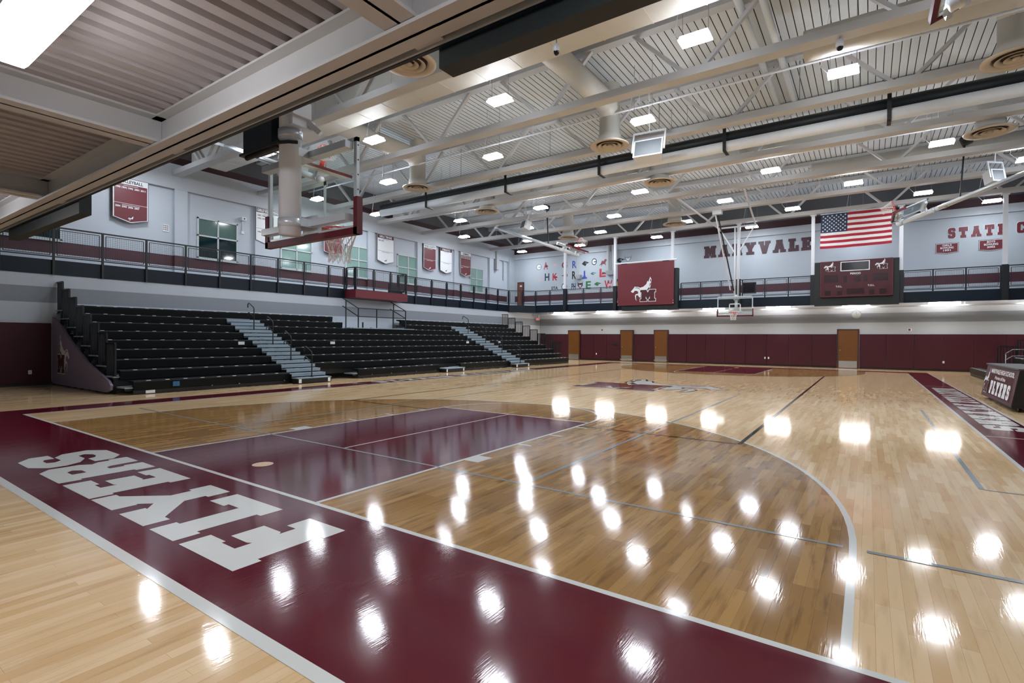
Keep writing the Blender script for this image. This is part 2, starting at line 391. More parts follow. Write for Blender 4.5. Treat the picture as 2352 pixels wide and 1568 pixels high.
for end in (0, 1):
    f = (lambda y: y) if end == 0 else (lambda y: L-y)
    pts = [(R3, f(0)), (R3, f(1.6))]+[(R3*math.cos(PI*i/60), f(1.6+R3*math.sin(PI*i/60))) for i in range(1, 60)]+[(-R3, f(1.6)), (-R3, f(0))]
    st = MB(); p3 = [(x, y, Z1) for x, y in pts]; st.face(p3 if end == 0 else p3[::-1])
    fl('stained_area', STAIN, st)
    ln = MB(); fq(ln, -1.83, 1.83, *sorted((f(0), f(5.79))), Z2); fl('lane_paint', MAROON, ln)
    w = MB()
    c = (0, f(1.6)); s_ = 1 if end == 0 else -1
    arc(w, c, R3-.05, R3, 0, s_*PI, Z2)
    for sx in (-1, 1): fq(w, *sorted((sx*(R3-.05), sx*R3)), *sorted((f(0), f(1.6))), Z2)
    for sx in (-1, 1): fq(w, *sorted((sx*1.78, sx*1.83)), *sorted((f(0), f(5.79))), Z3)
    fq(w, -1.83, 1.83, *sorted((f(5.74), f(5.79))), Z3)
    arc(w, (0, f(5.79)), 1.78, 1.83, 0, s_*PI, Z3)
    fq(w, -.018, .018, *sorted((f(1.7), f(5.76))), Z3)
    for sx in (-1, 1):
        fq(w, *sorted((sx*1.83, sx*2.05)), *sorted((f(2.13), f(2.44))), Z3)
        for yy in (3.35, 4.26, 5.18): fq(w, *sorted((sx*1.83, sx*2.05)), *sorted((f(yy), f(yy+.05))), Z3)
    fl('white_court_line', FWHITE, w)
    g = MB(); c0 = (-.02, f(.51)); g.face([(c0[0]+.12*math.cos(2*PI*i/28), c0[1]+.12*math.sin(2*PI*i/28), Z3) for i in range(28)])
    fl('round_floor_plate', M('tan_floor_plate', '#d8b694', .3), g)
b = MB()
fq(b, -8.5, 8.5, -1.5, 0, Z1); fq(b, -8.5, 8.5, L, L+1.0, Z1); fq(b, -8.5, -7.62, 0, L, Z1); fq(b, 7.62, 8.5, 0, L, Z1)
fl('maroon_border', MAROON, b)
w = MB()
fq(w, -7.67, 7.67, -.05, 0, Z2); fq(w, -7.67, 7.67, L, L+.05, Z2); fq(w, -7.67, -7.62, 0, L, Z2); fq(w, 7.62, 7.67, 0, L, Z2)
fq(w, -8.55, 8.55, -1.56, -1.48, Z2); fq(w, 8.46, 8.51, -1.5, L+1, Z2)
fq(w, -7.62, 7.62, L/2-.025, L/2+.025, Z2)
for yy in (8.5, L-8.5):
    for sx in (-1, 1): fq(w, *sorted((sx*7.62, sx*8.48)), yy-.02, yy+.02, Z3)
arc(w, (0, L/2), 1.8, 1.83, 0, 2*PI, Z2)
fl('boundary_line', FWHITE, w)
k = MB()
for sx in (-4.5, 4.5): fq(k, sx-.03, sx+.03, 5.33, 23.33, Z3)
for yy in (5.33, 23.33): fq(k, -4.5, -1.83, yy-.03, yy+.03, Z3); fq(k, 1.83, 4.5, yy-.03, yy+.03, Z3)
fl('black_volleyball_line', FBLACK, k)
g = MB()
fq(g, -6.9, 5.93, 1.65, 1.69, Z4); fq(g, 6.08, 8.4, 1.64, 1.69, Z4)
for sx in (-3.04, 3.04): fq(g, sx-.025, sx+.025, 1.69, 12.5, Z4)
fq(g, 7.05, 7.1, 4.33, 12.0, Z4); fq(g, 7.1, 7.6, 4.31, 4.34, Z4)
fl('grey_court_line', FGRAY, g)
# big word on the near apron, letter tops towards the near wall
wd = MB()
APRON = {
 'F': [(1.83, -1.2), (1.83, -.97), (2.06, -.97), (2.06, -1), (2.25, -1), (2.25, -.87), (2.21, -.89), (1.98, -.89), (1.98, -.62), (2.22, -.62), (2.25, -.65), (2.25, -.51), (2.13, -.51), (2.13, -.3), (2.61, -.3), (2.61, -.5), (2.56, -.5), (2.56, -1), (2.61, -1), (2.61, -1.2)],
 'L': [(1.31, -1.2), (1.31, -1), (1.37, -1), (1.37, -.51), (1.19, -.51), (1.2, -.56), (.94, -.56), (.94, -.3), (1.73, -.3), (1.73, -.51), (1.67, -.51), (1.67, -1), (1.73, -1), (1.73, -1.2)],
 'Y': [(.01, -1.2), (.01, -1), (.1, -1), (.46, -.7), (.46, -.51), (.4, -.51), (.4, -.3), (.8, -.3), (.8, -.51), (.75, -.51), (.75, -.7), (1.09, -1), (1.19, -1), (1.19, -1.2), (.69, -1.2), (.69, -1), (.73, -1), (.6, -.9), (.49, -1), (.52, -1), (.52, -1.2)],
 'E': [(-.81, -1.2), (-.81, -.96), (-.56, -.96), (-.56, -1), (-.4, -1), (-.4, -.86), (-.43, -.88), (-.67, -.88), (-.67, -.61), (-.43, -.61), (-.4, -.63), (-.4, -.5), (-.57, -.5), (-.57, -.53), (-.81, -.53), (-.81, -.3), (-.04, -.3), (-.04, -.5), (-.09, -.5), (-.09, -1), (-.04, -1), (-.04, -1.2)],
 'R': [(-1.6, -1.2), (-1.75, -1.08), (-1.75, -.8), (-1.66, -.7), (-1.73, -.62), (-1.73, -.5), (-1.79, -.5), (-1.79, -.3), (-1.43, -.3), (-1.4, -.6), (-1.35, -.65), (-1.26, -.65), (-1.26, -.5), (-1.31, -.5), (-1.31, -.3), (-.93, -.3), (-.93, -.5), (-.98, -.5), (-.98, -1), (-.93, -1), (-.93, -1.2)],
 'S': [(-2.46, -1.2), (-2.66, -1.05), (-2.66, -.87), (-2.39, -.87), (-2.39, -.97), (-2.31, -1), (-2.17, -1), (-2.14, -.93), (-2.22, -.85), (-2.46, -.85), (-2.62, -.74), (-2.67, -.46), (-2.48, -.3), (-2.01, -.3), (-1.83, -.43), (-1.83, -.62), (-2.07, -.62), (-2.1, -.54), (-2.2, -.5), (-2.31, -.5), (-2.41, -.56), (-2.35, -.64), (-2.12, -.64), (-1.92, -.74), (-1.83, -.9), (-1.84, -1.06), (-2.03, -1.2)]}
for ch in 'FLYERS': wd.face([(x, y, Z3) for x, y in APRON[ch]])
ct = MB(); ct.face([(x, y, Z4) for x, y in [(-1.42, -1), (-1.48, -.94), (-1.41, -.87), (-1.26, -.87), (-1.26, -1)]])
fl('letter_counter', MAROON, ct)
fl('apron_lettering', FWHITE, wd)
wd = MB()
slab_word(wd, 'MARYVALE', (8.38, 19.3, 0), (0, -1, 0), (1, 0, 0), 4.9, .58, Z3); slab_word(wd, 'FLYERS', (8.38, 14.1, 0), (0, -1, 0), (1, 0, 0), 4.7, .58, Z3)
wd.v = [(x-.55, y, z) for x, y, z in wd.v]
fl('sideline_lettering', FWHITE, wd)
wd = MB()
slab_word(wd, 'FLYERS', (-7.78, 9.2, 0), (0, 1, 0), (-1, 0, 0), 3.9, .58, Z3); slab_word(wd, 'MARYVALE', (-7.78, 13.6, 0), (0, 1, 0), (-1, 0, 0), 5.8, .58, Z3)
fl('sideline_lettering', FWHITE, wd)
cl = MB().build('centre_emblem', FWHITE, floor)
emblem(cl, (-2.1, 12.2, 0), X_, Y_, 4.6, True, (FWHITE, MAROON, FWHITE, FDARK), Z3, FDARK)

# ------------------------------------------------------------------ walls, upper walkway, roof
# side walls
for sx, nm in ((-1, 'left'), (1, 'right')):
    w = MB()
    for k, z0, z1 in ((0, 0, 2.6), (1, 2.6, 3.1), (0, 3.1, ZB)):
        w.k = k; w.box(sx*XW, sx*(XW+.2), YN, YF, z0, z1)
    w.build('wall_'+nm, [WALLX, GSTRIPE], kind='structure')
    w = MB()
    for k, z0, z1 in ((0, ZF-.1, 4.5), (1, 4.5, 4.95), (0, 4.95, 7.72), (2, 7.72, 8.75), (4, 8.75, 9.1), (3, 9.1, ZC+.1)):
        w.k = k; w.box(sx*(XU-(.16 if k == 2 else 0)), sx*(XU+.2), YN, YF, z0, z1)
    for y0, y1 in ((6.85, 7.35), (10.3, 11.1), (17.0, 17.5), (21.0, 21.4), (24.6, 25.0), (28.7, 29.2)):
        w.k = 0; w.box(sx*(XU-.14), sx*XU, y0, y1, 4.95, 7.72); w.k = 1; w.box(sx*(XU-.14), sx*XU, y0, y1, 4.5, 4.95); w.k = 0; w.box(sx*(XU-.14), sx*XU, y0, y1, ZF, 4.5)
    w.build('wall_upper_'+nm, [WALLX, MBAND, LEDGE, DARKG, TBAND], kind='structure')
# end walls
w = MB()
for k, z0, z1 in ((0, 0, 2.58), (1, 2.58, 3.1), (2, 3.1, 3.84)):
    w.k = k; w.box(-XW-.2, XW+.2, YF, YF+.2, z0, z1)
w.build('wall_far', [WALLY, GSTRIPE, LEDGE], kind='structure')
w = MB()
for k, z0, z1 in ((0, 3.84, 4.52), (1, 4.52, 5.0), (0, 5.0, 7.95), (2, 7.95, 8.36), (4, 8.36, 8.8), (3, 8.8, ZC+.1)):
    w.k = k; w.box(-XU-.2, XU+.2, YF-(.14 if k == 2 else 0), YF+.2, z0, z1)
w.k = 0; w.box(-XU, -17.75, 31.2, YF, ZF, 7.95)
w.build('wall_upper_far', [WALLY, MBAND, LEDGE, DARKG, TBAND], kind='structure')
B(-XU-.2, XU+.2, YN-.2, YN, 0, ZC+.1).build('wall_near', WALLY, kind='structure')

def corrugated(x0, x1, y0, y1, z, pitch, up, flat_w, slope, slot=False):
    """ribbed steel deck, ribs along y"""
    mb = MB(); n = int(round((x1-x0)/pitch))
    for i in range(n):
        a = x0+i*pitch
        xs = [(a, z), (a+flat_w, z), (a+flat_w+slope, z+up), (a+pitch-slope, z+up), (a+pitch, z)]
        for j in range(4):
            p, q = xs[j], xs[j+1]; mb.k = 1 if (slot and j >= 1) else 0
            mb.face([(p[0], y0, p[1]), (q[0], y0, q[1]), (q[0], y1, q[1]), (p[0], y1, p[1])][::-1])
    return mb
corrugated(-XU-.2, XU+.2, YN-.2, YF+.2, ZC, .2, .03, .178, .003, True).build('ceiling', [DECKM, SLOT], kind='structure')
# walkway slabs (one ring) with a chamfered far left and far right corner
s = MB()
s.box(-XU, -XW, YN, YF, ZF-.06, ZF); s.box(XW, XU, YN, YF, ZF-.06, ZF); s.box(-XW, XW, YE, YF, ZF-.06, ZF); s.box(-XW, XW, YN, YNE, ZF-.06, ZF)
for sx in (-1, 1): s.prism([(sx*XW, 27.6), (sx*13.9, YE), (sx*XW, YE)], 'z', ZF-.06, ZF)
s.build('floor_upper', GSTRIPE, kind='structure')
s = MB()
s.box(-XW-.12, -XW+.02, YN, 27.6, ZB, ZF+.02); s.box(XW-.02, XW+.12, YN, 27.6, ZB, ZF+.02)
s.box(-13.9, 13.9, YE-.02, YE+.08, ZB-.05, ZF+.02); s.box(-XW, XW, YNE-.01, YNE+.02, 3.54, ZF+.02)
for sx in (-1, 1): s.bar((sx*XW, 27.6, (ZB+ZF)/2-.02), (sx*13.9, YE, (ZB+ZF)/2-.02), .1, .5)
s.build('trim_1', FASCIA, kind='structure')
corrugated(-XW, XW, YN, YNE-.215, 3.84, .2, .05, .11, .02).build('ceiling_near', M('shade_darkened_deck_paint', '#a6a09f', .5), kind='structure')  # same paint as the far deck; dimness here is put into the colour
corrugated(-XW, XW, YE+.1, YF, 3.84, .2, .05, .11, .02).build('ceiling_far', DECKM, kind='structure')
B(-XW, XW, YNE-.03, YNE-.012, 3.545, 3.89).build('ceiling_edge', STEELG, kind='structure')

# beams under the walkways
COLX = [-11.4, -7.67, -3.9, -.1, 3.6, 7.36, 11.12]
def ibeam(mb, a, b, zb, zt, w, ax):
    if ax == 'x': mb.box(a[0], b[0], a[1]-w/2, a[1]+w/2, zb, zb+.025); mb.box(a[0], b[0], a[1]-.012, a[1]+.012, zb, zt); mb.box(a[0], b[0], a[1]-w/2, a[1]+w/2, zt-.02, zt)
    else: mb.box(a[0]-w/2, a[0]+w/2, a[1], b[1], zb, zb+.025); mb.box(a[0]-.012, a[0]+.012, a[1], b[1], zb, zt); mb.box(a[0]-w/2, a[0]+w/2, a[1], b[1], zt-.02, zt)
mb = MB(); ibeam(mb, (-XW, -.56), (XW, -.56), 3.53, 3.84, .22, 'x'); e = mb.build('steel_beam', STEEL)
tag(e, 'long pale steel edge beam under the near walkway, running across the top left', 'beam')
for i, x in enumerate(COLX[2:6]):
    mb = MB(); ibeam(mb, (x, YN), (x, -.575), 3.56, 3.84, .28, 'y'); mb.box(x-.12, x+.12, -.575, -.385, 3.557, 3.57)
    tag(mb.build('steel_beam', STEEL), ['second pale cross beam from the left, under the near walkway at the left frame edge', 'pale cross beam under the near walkway, just beyond the bright tube light',
        'pale cross beam under the near walkway meeting the edge beam beside the long black box', 'pale cross beam of the near walkway over the long black box, outermost to the right'][i], 'beam', 'cross beams under the near walkway')
for i, x in enumerate(COLX):
    mb = MB()
    mb.box(x-.05, x+.05, YE+.1, YF, 3.66, 3.72)
    mb.bar((x-.7, YE+.9, 3.66), (x, YE+.9, 3.82), .05); mb.bar((x+.7, YE+.9, 3.66), (x, YE+.9, 3.82), .05)
    tag(mb.build('steel_beam', STEEL), ORD[i]+' pale cross beam from the left under the far walkway, above the doors', 'beam', 'cross beams under the far walkway')
mb = MB(); mb.box(-XW, XW, YF-1.15, YF-1.0, 3.35, 3.42)
for x in range(-14, 15, 4): mb.box(x-.01, x+.01, YF-1.09, YF-1.07, 3.4, 3.86)
tag(mb.build('conduit_pipe', WHITEM), 'long white pipe running under the far walkway above the doors', 'pipe')

# roof trusses
TY = [3.2, 6.9, 10.55, 14.15, 17.8, 21.5, 25.15, 28.8]
NODES = [-15.5, -11.05, -6.6, -2.13, 2.33, 6.78, 11.2, 15.65]
t0 = thing('roof_truss', '', 'truss', (0, TY[0], 8.25), 'roof trusses')
B(-XU, XU, TY[0]-.18, TY[0]+.18, 8.25, 8.45).build('bottom_chord', STEEL, t0)
B(-XU, XU, TY[0]-.15, TY[0]+.15, 9.78, 9.97).build('top_chord', STEELG, t0)
for xn in NODES:
    for sx in (-1, 1):
        a = (xn+sx*.2, TY[0], 8.42); bb = (xn+sx*1.6, TY[0], 9.82)
        if abs(bb[0]) < XU: MB().bar(a, bb, .12, .09).build('web_member', STEEL, t0)
TL = ['%s white steel roof truss from the camera' % ORD[i] for i in range(8)]
TL[7] = 'white steel roof truss carried by the white columns at the far walkway'
TL[0] = 'nearest white steel roof truss, mostly hidden by the near walkway'
t0['label'] = TL[0]
for i in range(1, 8): dup(t0, (0, TY[i], 8.25), TL[i])
# bridging pipes between trusses
for i, (y, z, r, x0, x1, lb) in enumerate(((12.9, 8.95, .035, -17.5, 17.5, 'thin white sprinkler pipe between the third and fourth trusses'), (20.2, 8.95, .035, -17.5, 17.5, 'thin white sprinkler pipe between the fifth and sixth trusses'),
                                       (27.0, 8.9, .035, -17.5, 17.5, 'thin white sprinkler pipe nearest the far wall'))):
    mb = MB().tube([(x0, y, z), (x1, y, z)], r, 8)
    for xx in range(-16, 17, 4): mb.tube([(xx, y, z), (xx, y, ZC)], .008, 5)
    tag(mb.build('sprinkler_pipe', WHITEM, smooth=True), lb, 'pipe', 'sprinkler pipes under the roof')
for x, lb in ((3.45, 'left one of two pale roof pipes running towards the flag'), (3.95, 'right one of two pale roof pipes running towards the flag')):
    tag(MB().tube([(x, 7.2, 9.62), (x, 17.5, 9.62)], .09, 12).build('roof_pipe', DECKM, smooth=True), lb, 'pipe', 'twin roof pipes')
# air ducts
def rduct(name, pts, r, label):
    return tag(MB().tube(pts, r, 20).build(name, DUCTM, smooth=True), label, 'duct')
mb = MB().box(-17, 3.7, 7.12, 8.5, 8.72, 9.3)
for i in range(18): mb.box(-16.9+i*1.18, -16.87+i*1.18, 7.11, 8.51, 8.712, 9.305)
tag(mb.build('air_duct', DUCTM), 'wide flat cream duct above the nearest row of hanging lights', 'duct')
mb = MB().box(-17, 5.9, 18.1, 19.2, 8.62, 9.2)
for i in range(19): mb.box(-16.9+i*1.18, -16.87+i*1.18, 18.09, 19.21, 8.612, 9.205)
tag(mb.build('air_duct', DUCTM), 'wide flat cream duct just beyond the rolled divider curtain', 'duct')
rduct('air_duct', [(4.7, 11.75, 8.85), (4.9, 11.75, 8.85), (17.5, 11.75, 8.85)], .36, 'round cream duct behind the third truss at upper right')
rduct('air_duct', [(4.0, 22.8, 8.85), (4.2, 22.8, 8.85), (17.5, 22.8, 8.85)], .33, 'round cream duct behind the sixth truss at right')
# ceiling diffusers with their round drops
DPOS = [(-2.9, 5.7), (-10.0, 13.1), (-1.1, 13.1), (8.8, 13.25), (-10.0, 18.0), (-1.05, 18.0), (9.1, 18.5), (-9.8, 26.3), (-2.9, 26.0)]
DLB = ['round cream ceiling diffuser partly behind the near walkway edge', 'round cream ceiling diffuser hanging left of the black curtain roll end', 'large round cream diffuser beside the white hanging loudspeaker', 'round cream ceiling diffuser cut by the right frame edge',
       'round cream diffuser below the left part of the curtain roll', 'round cream diffuser just beyond the middle of the curtain roll', 'round cream diffuser below the black curtain roll at far right', 'round cream diffuser above the folded left backboard', 'round cream diffuser just left of the far hoop mast']
d0 = thing('air_diffuser', DLB[0], 'diffuser', (0, 0, 8.0), 'round air diffusers', local=True)
MB().lathe([(.34, 2.0), (.34, .35), (.38, .33), (.38, .12)], (0, 0, 0), 28).build('duct_neck', DUCTM, d0, True)
MB().lathe([(.42, .12), (.6, .05), (.64, .03), (.63, .0), (.47, .015), (.44, .05), (.42, .12)], (0, 0, 0), 40).build('outer_cone', DIFF, d0, True)
MB().lathe([(.44, .09), (.2, .1), (.0, .1)], (0, 0, 0), 32).build('throat', DIFD, d0, True)
for r0, r1 in ((.28, .38), (.13, .22)): MB().lathe([(r0, .07), (r0+.01, .03), (r1, -.015), (r1+.01, -.005), (r0+.03, .05), (r0, .07)], (0, 0, 0), 32).build('cone_ring', DIFF, d0, True)
MB().lathe([(.0, -.01), (.07, -.01), (.08, .01), (.03, .08), (0, .08)], (0, 0, 0), 24).build('centre_cap', DIFF, d0, True)
for i, (x, y) in enumerate(DPOS):
    d = d0 if i == 0 else dup(d0, None, DLB[i]); d.location = (x, y, 8.0)
for x, y0, y1, lb in ((-1.1, 8.4, 13.1, 'round cream branch duct feeding the diffuser beside the loudspeaker'), (-10.0, 8.4, 13.1, 'round cream branch duct at upper left feeding the diffuser there'), (8.8, 12.0, 13.25, 'short round cream branch duct at the upper right frame edge')):
    pts = [(x, y0, 9.35), (x, y1-.5, 9.35)]+[(x, y1-.5+.5*math.sin(a*PI/12), 8.85+.5*math.cos(a*PI/12)) for a in range(1, 6)]
    rduct('branch_duct', pts, .34, lb)

# high-bay lights
LXA = [-13.1, -7.75, -2.5, 2.85, 8.05]; LXB = [-15.9, -10.95, -5.35, .35, 5.5, 10.85]
rows = [(5.25, LXB), (8.8, LXA), (12.3, LXB), (15.95, LXB), (19.6, LXA), (23.3, LXB), (26.75, LXA), (30.2, LXB)]
h0 = thing('high_bay_light', '', 'ceiling light', (0, 0, 8.2), 'hanging high bay lights', local=True)
B(-.33, .33, -.19, .19, 0, .035).build('lamp_diffuser', LAMP, h0)
B(-.31, .31, -.165, .165, .035, .11).build('housing', WHITEM, h0)
for sx in (-1, 1): MB().tube([(sx*.28, 0, .12), (sx*.28, 0, 1.8)], .006, 5).build('hanger_wire', CHROME, h0)
MB().tube([(-.33, 0, .1), (-.5, .1, .35), (-.42, .12, .8), (-.3, .1, 1.8)], .008, 5).build('power_cord', WHITEM, h0)
first = True
RN = ['nearest', 'second', 'third', 'fourth', 'fifth', 'sixth', 'seventh', 'farthest']
for ri, (y, xs) in enumerate(rows):
    for i, x in enumerate(xs):
        lb = 'glowing white high bay light, %s from left in the %s row from the camera' % (ORD[i], RN[ri])
        o = h0 if first else dup(h0, None, lb)
        o.location = (x, y, 8.2); o['label'] = lb; first = False
# tube lights under the walkways
u0 = thing('tube_light', '', 'ceiling light', (0, 0, 3.5), 'tube lights under the far walkway', local=True)
B(-.62, .62, -.1, .1, 0, .05).build('lamp_diffuser', TUBEL, u0)
B(-.64, .64, -.05, .05, .05, .1).build('housing', WHITEM, u0)
for sx in (-1, 1): MB().tube([(sx*.5, 0, .1), (sx*.5, 0, .35)], .008, 5).build('hanger_rod', CHROME, u0)
UX = [-12.7, -9.2, -5.5, -1.9, 1.72, 5.5, 9.2, 12.8]
for i, x in enumerate(UX):
    lb = 'lit white tube light under the far walkway, %s from the left' % ORD[i]
    o = u0 if i == 0 else dup(u0, None, lb); o.location = (x, 30.75, 3.46); o['label'] = lb
n0 = thing('tube_light', 'large glowing white wraparound tube light overhead at the top left corner', 'ceiling light', (1.7, -2.0, 3.5), None, local=True)
mb = MB().prism([(-.125, 0.01), (-.1, -.02), (.1, -.02), (.125, .01), (.125, .07), (-.125, .07)], 'x', -.65, .65); mb.build('lamp_diffuser', NEARL, n0)
B(-.67, .67, -.15, .15, .07, .13).build('housing', WHITEM, n0)
for sx in (-1, 1): MB().tube([(sx*.5, 0, .13), (sx*.5, 0, .36)], .01, 6).build('hanger_rod', CHROME, n0)
dup(n0, (-5.5, -2.0, 3.5), 'unseen wraparound tube light added under the near walkway, left of the glowing overhead one')  # out of view, added to brighten the near floor
dup(n0, (5.4, -2.0, 3.5), 'unseen wraparound tube light added under the near walkway, right of the glowing overhead one')  # second unseen light, also added for the near floor

# ------------------------------------------------------------------ balcony railings
def railing(label, P0, P1, n=None, stops=None, drop=0., group='balcony railings', zf=ZF, inset=.0):
    """posts, rails and wire-mesh panels from P0 to P1 (plan points)"""
    P0 = Vector((P0[0], P0[1], 0)); P1 = Vector((P1[0], P1[1], 0)); Ln = (P1-P0).length; d = (P1-P0)/Ln
    st = stops or [Ln*i/n for i in range(n+1)]
    t = thing('balcony_railing', label, 'railing', tuple(P0+Z_*zf), group)
    MB().bar(P0+Z_*(zf+1.06), P0+d*Ln+Z_*(zf+1.06), .05, .045).build('top_rail', RAILM, t)
    MB().bar(P0+Z_*(zf+.12), P0+d*Ln+Z_*(zf+.12), .035).build('bottom_rail', RAILM, t)
    for s_ in st:
        q = P0+d*s_
        MB().bar(q+Z_*(zf-drop), q+Z_*(zf+1.05), .06).build('post', RAILM, t)
    for a, b_ in zip(st[:-1], st[1:]):
        if b_-a < .3: continue
        u0_, u1_ = a+.09, b_-.09; z0, z1 = zf+.17, zf+.98
        fr = MB()
        A = lambda s_, z: P0+d*s_+Z_*z
        for p, q in ((A(u0_, z0), A(u1_, z0)), (A(u0_, z1), A(u1_, z1)), (A(u0_, z0), A(u0_, z1)), (A(u1_, z0), A(u1_, z1))): fr.bar(p, q, .022)
        f = fr.build('panel_frame', RAILM, t)
        wm = MB(); k = int((u1_-u0_)/.062)
        for i in range(1, k): s_ = u0_+(u1_-u0_)*i/k; wm.bar(A(s_, z0), A(s_, z1), .005)
        k = int((z1-z0)/.062)
        for i in range(1, k): z = z0+(z1-z0)*i/k; wm.bar(A(u0_, z), A(u1_, z), .005)
        wm.build('wire_mesh', RAILM, f)
    return t
xr = -XW+.06
S = [-3.95, -2.7, -1.4, -.2, 1.05, 2.31, 3.59, 4.88, 6.18, 7.43, 8.69, 9.91, 11.19, 12.5, 13.4]
railing('black mesh railing along the left balcony, from the left frame edge to the maroon platform', (xr, S[0]), (xr, S[-1]), stops=[s-S[0] for s in S], drop=.45)
railing('black mesh railing on the left balcony between the maroon platform and the far corner', (xr, 16.95), (xr, 27.6), n=8, drop=.45)
railing('black mesh railing across the angled far left balcony corner', (xr, 27.65), (-13.9, YE), n=2)
for x0, x1, n, lb in ((-13.85, -11.5, 2, 'black mesh railing of the far balcony between the angled corner and the leftmost white column'), (-11.3, -7.45, 3, 'black mesh railing of the far balcony left of the hanging maroon panel'),
                      (-3.4, 3.6, 6, 'black mesh railing of the far balcony between the maroon panel and the scoreboard'), (7.4, 11.0, 3, 'black mesh railing of the far balcony right of the scoreboard, below the bowling plaques'), (11.25, 14.9, 3, 'black mesh railing of the far balcony at the right frame edge')):
    railing(lb, (x0, YE-.03), (x1, YE-.03), n=n)
# maroon platform jutting out of the left balcony
t = thing('platform', 'maroon fronted platform jutting out from the left balcony over the bleachers', 'platform', (-14.9, 15.2, ZB), None)
MB().box(-XW+.03, -14.5, 13.45, 16.9, 3.52, 3.9).build('platform_front', SIGNM, t)
B(-XW+.03, -14.52, 13.47, 16.88, 3.901, 3.93).build('platform_deck', BLACKM, t)
railing('black mesh railing round the front of the maroon platform', (-14.55, 13.5), (-14.55, 16.85), n=3, group='platform railings', zf=3.93)
railing('short black mesh railing on the near side of the maroon platform', (-15.25, 13.48), (-14.6, 13.48), n=1, group='platform railings', zf=3.93)
railing('short black mesh railing on the far side of the maroon platform', (-15.25, 16.87), (-14.6, 16.87), n=1, group='platform railings', zf=3.93)
tag(MB().hexa([(-14.95, 15.9, 3.93), (-14.65, 15.9, 3.93), (-14.65, 16.7, 3.93), (-14.95, 16.7, 3.93), (-14.95, 15.95, 4.45), (-14.75, 15.95, 4.45), (-14.75, 16.5, 4.3), (-14.95, 16.5, 4.3)]).build('equipment_case', BLACKM), 'black equipment case on the maroon platform', 'case')
# white columns of the far balcony
for i, x in enumerate([-11.4, -7.67, -3.9, -.1, 3.6, 7.36, 11.12]):
    c_ = thing('steel_column', 'white steel column on the far balcony edge, %s' % ('leftmost of all, beside the school decals', 'at the left edge of the hanging maroon panel', 'at the right edge of the hanging maroon panel',
        'behind the far hoop mast', 'at the left edge of the flag', 'at the right edge of the flag', 'crossing the last letter of STATE')[i], 'column', (x, YE-.12, 3.5), 'far balcony columns')
    mb = MB().box(x-.08, x+.08, YE-.2, YE-.18, ZF, 8.2); mb.box(x-.08, x+.08, YE-.06, YE-.04, ZF, 8.2); mb.box(x-.01, x+.01, YE-.18, YE-.06, ZF, 8.2)
    mb.build('shaft', WHITEM, c_)
    B(x-.14, x+.14, YE-.26, YE+.02, 8.2, 8.245).build('cap_plate', WHITEM, c_)
    B(x-.11, x+.11, YE-.22, YE-.03, 3.46, ZF+1.1).build('black_base_wrap', RAILM, c_)

# ------------------------------------------------------------------ bleachers
def RX(i): return -9.92 if i == 0 else -9.84-.609*i
def RZ(i): return .365+.271*i
def seat_prof(i, sx):
    x, z = RX(i), RZ(i)
    p = [(x-.02, z-.245), (x, z-.03), (x-.02, z), (x-.36, z), (x-.36, z-.05), (x-.10, z-.10), (x-.10, z-.245)]
    return [(sx*-q[0], q[1]) for q in p] if sx > 0 else p
def bleacher(label, spans, sx=-1, tags=True, deck=None):
    """spans: {row: [(y0,y1),...]}; deck: overall (y0,y1)"""
    a0, a1 = deck; q = -sx
    t = thing('bleacher_section', label, 'bleachers', (sx*12.5, (a0+a1)/2, 0), 'telescopic bleachers')
    X = lambda x: -q*x*-1 if False else (x if sx < 0 else -x)
    for i, ss in sorted(spans.items()):
        for y0, y1 in ss: MB().prism(seat_prof(i, sx), 'y', y0, y1).build('seat_row', SEATM, t)
    dk = MB(); rs = MB()
    for i in range(0, 9):
        x, z = RX(i), RZ(i); xb = RX(i+1)-.1 if i < 8 else -XW+.05
        yy = (a0, a1)
        segs = [yy]
        if i == 0 and 0 in spans: segs = [(s[0]-.18, s[1]+.12) for s in spans[0]]
        if i >= 7 and len(spans.get(i, [])) > 1: segs = [(s[0], s[1]) for s in spans[i]]
        for s0, s1 in segs:
            s0, s1 = max(s0, a0), min(s1, a1)
            dk.box(X(x-.06), X(xb), s0, s1, z-.2, z-.165)
            rs.box(X(x-.11), X(x-.15), s0+.02, s1-.02, max(.1, z-.43), z-.2)
    dk.build('footboard', TREAD, t); rs.build('riser_board', SEATF, t)
    mb = MB()
    for s0, s1 in spans.get(0, []): mb.box(X(RX(0)-.03), X(RX(0)-.07), s0, s1, .015, .11)
    if mb.v: mb.build('kick_panel', SEATF, t)
    for yy in (a0+.05, (a0+a1)/2, a1-.05):
        un = MB(); un.box(X(RX(1)-.1), X(RX(8)-.2), yy-.028, yy+.028, .02, .08)
        for i in range(1, 9): un.box(X(RX(i)-.15), X(RX(i)-.2), yy-.03, yy+.03, 0, RZ(i)-.2)
        un.build('support_frame', BLACKM, t)
    if tags:
        tg = MB()
        for i, ss in spans.items():
            for y0, y1 in ss:
                k = int((y1-y0)/.46)
                for j in range(k):
                    y = y0+.3+j*.46
                    if y+.1 < y1: tg.box(X(RX(i)-.015), X(RX(i)-.07), y, y+.1, RZ(i)-.012, RZ(i)+.006)
        tag(tg.build('seat_number_tags', TAGM, t), kind='stuff')
    return t
full = range(9)
s1 = bleacher('left section of the black bleachers, beside the end panel with the winged horse', {i: [(2.5 if i else 2.62, 8.42 if i == 8 else 7.1)] for i in full}, deck=(2.36, 7.1))
sp = {i: [(8.42, 20.0)] for i in range(1, 7)}; sp[0] = [(9.95, 14.5), (15.95, 20.0)]; sp[7] = [(8.42, 12.4), (16.4, 20.0)]; sp[8] = [(8.42, 12.3), (16.6, 21.35)]
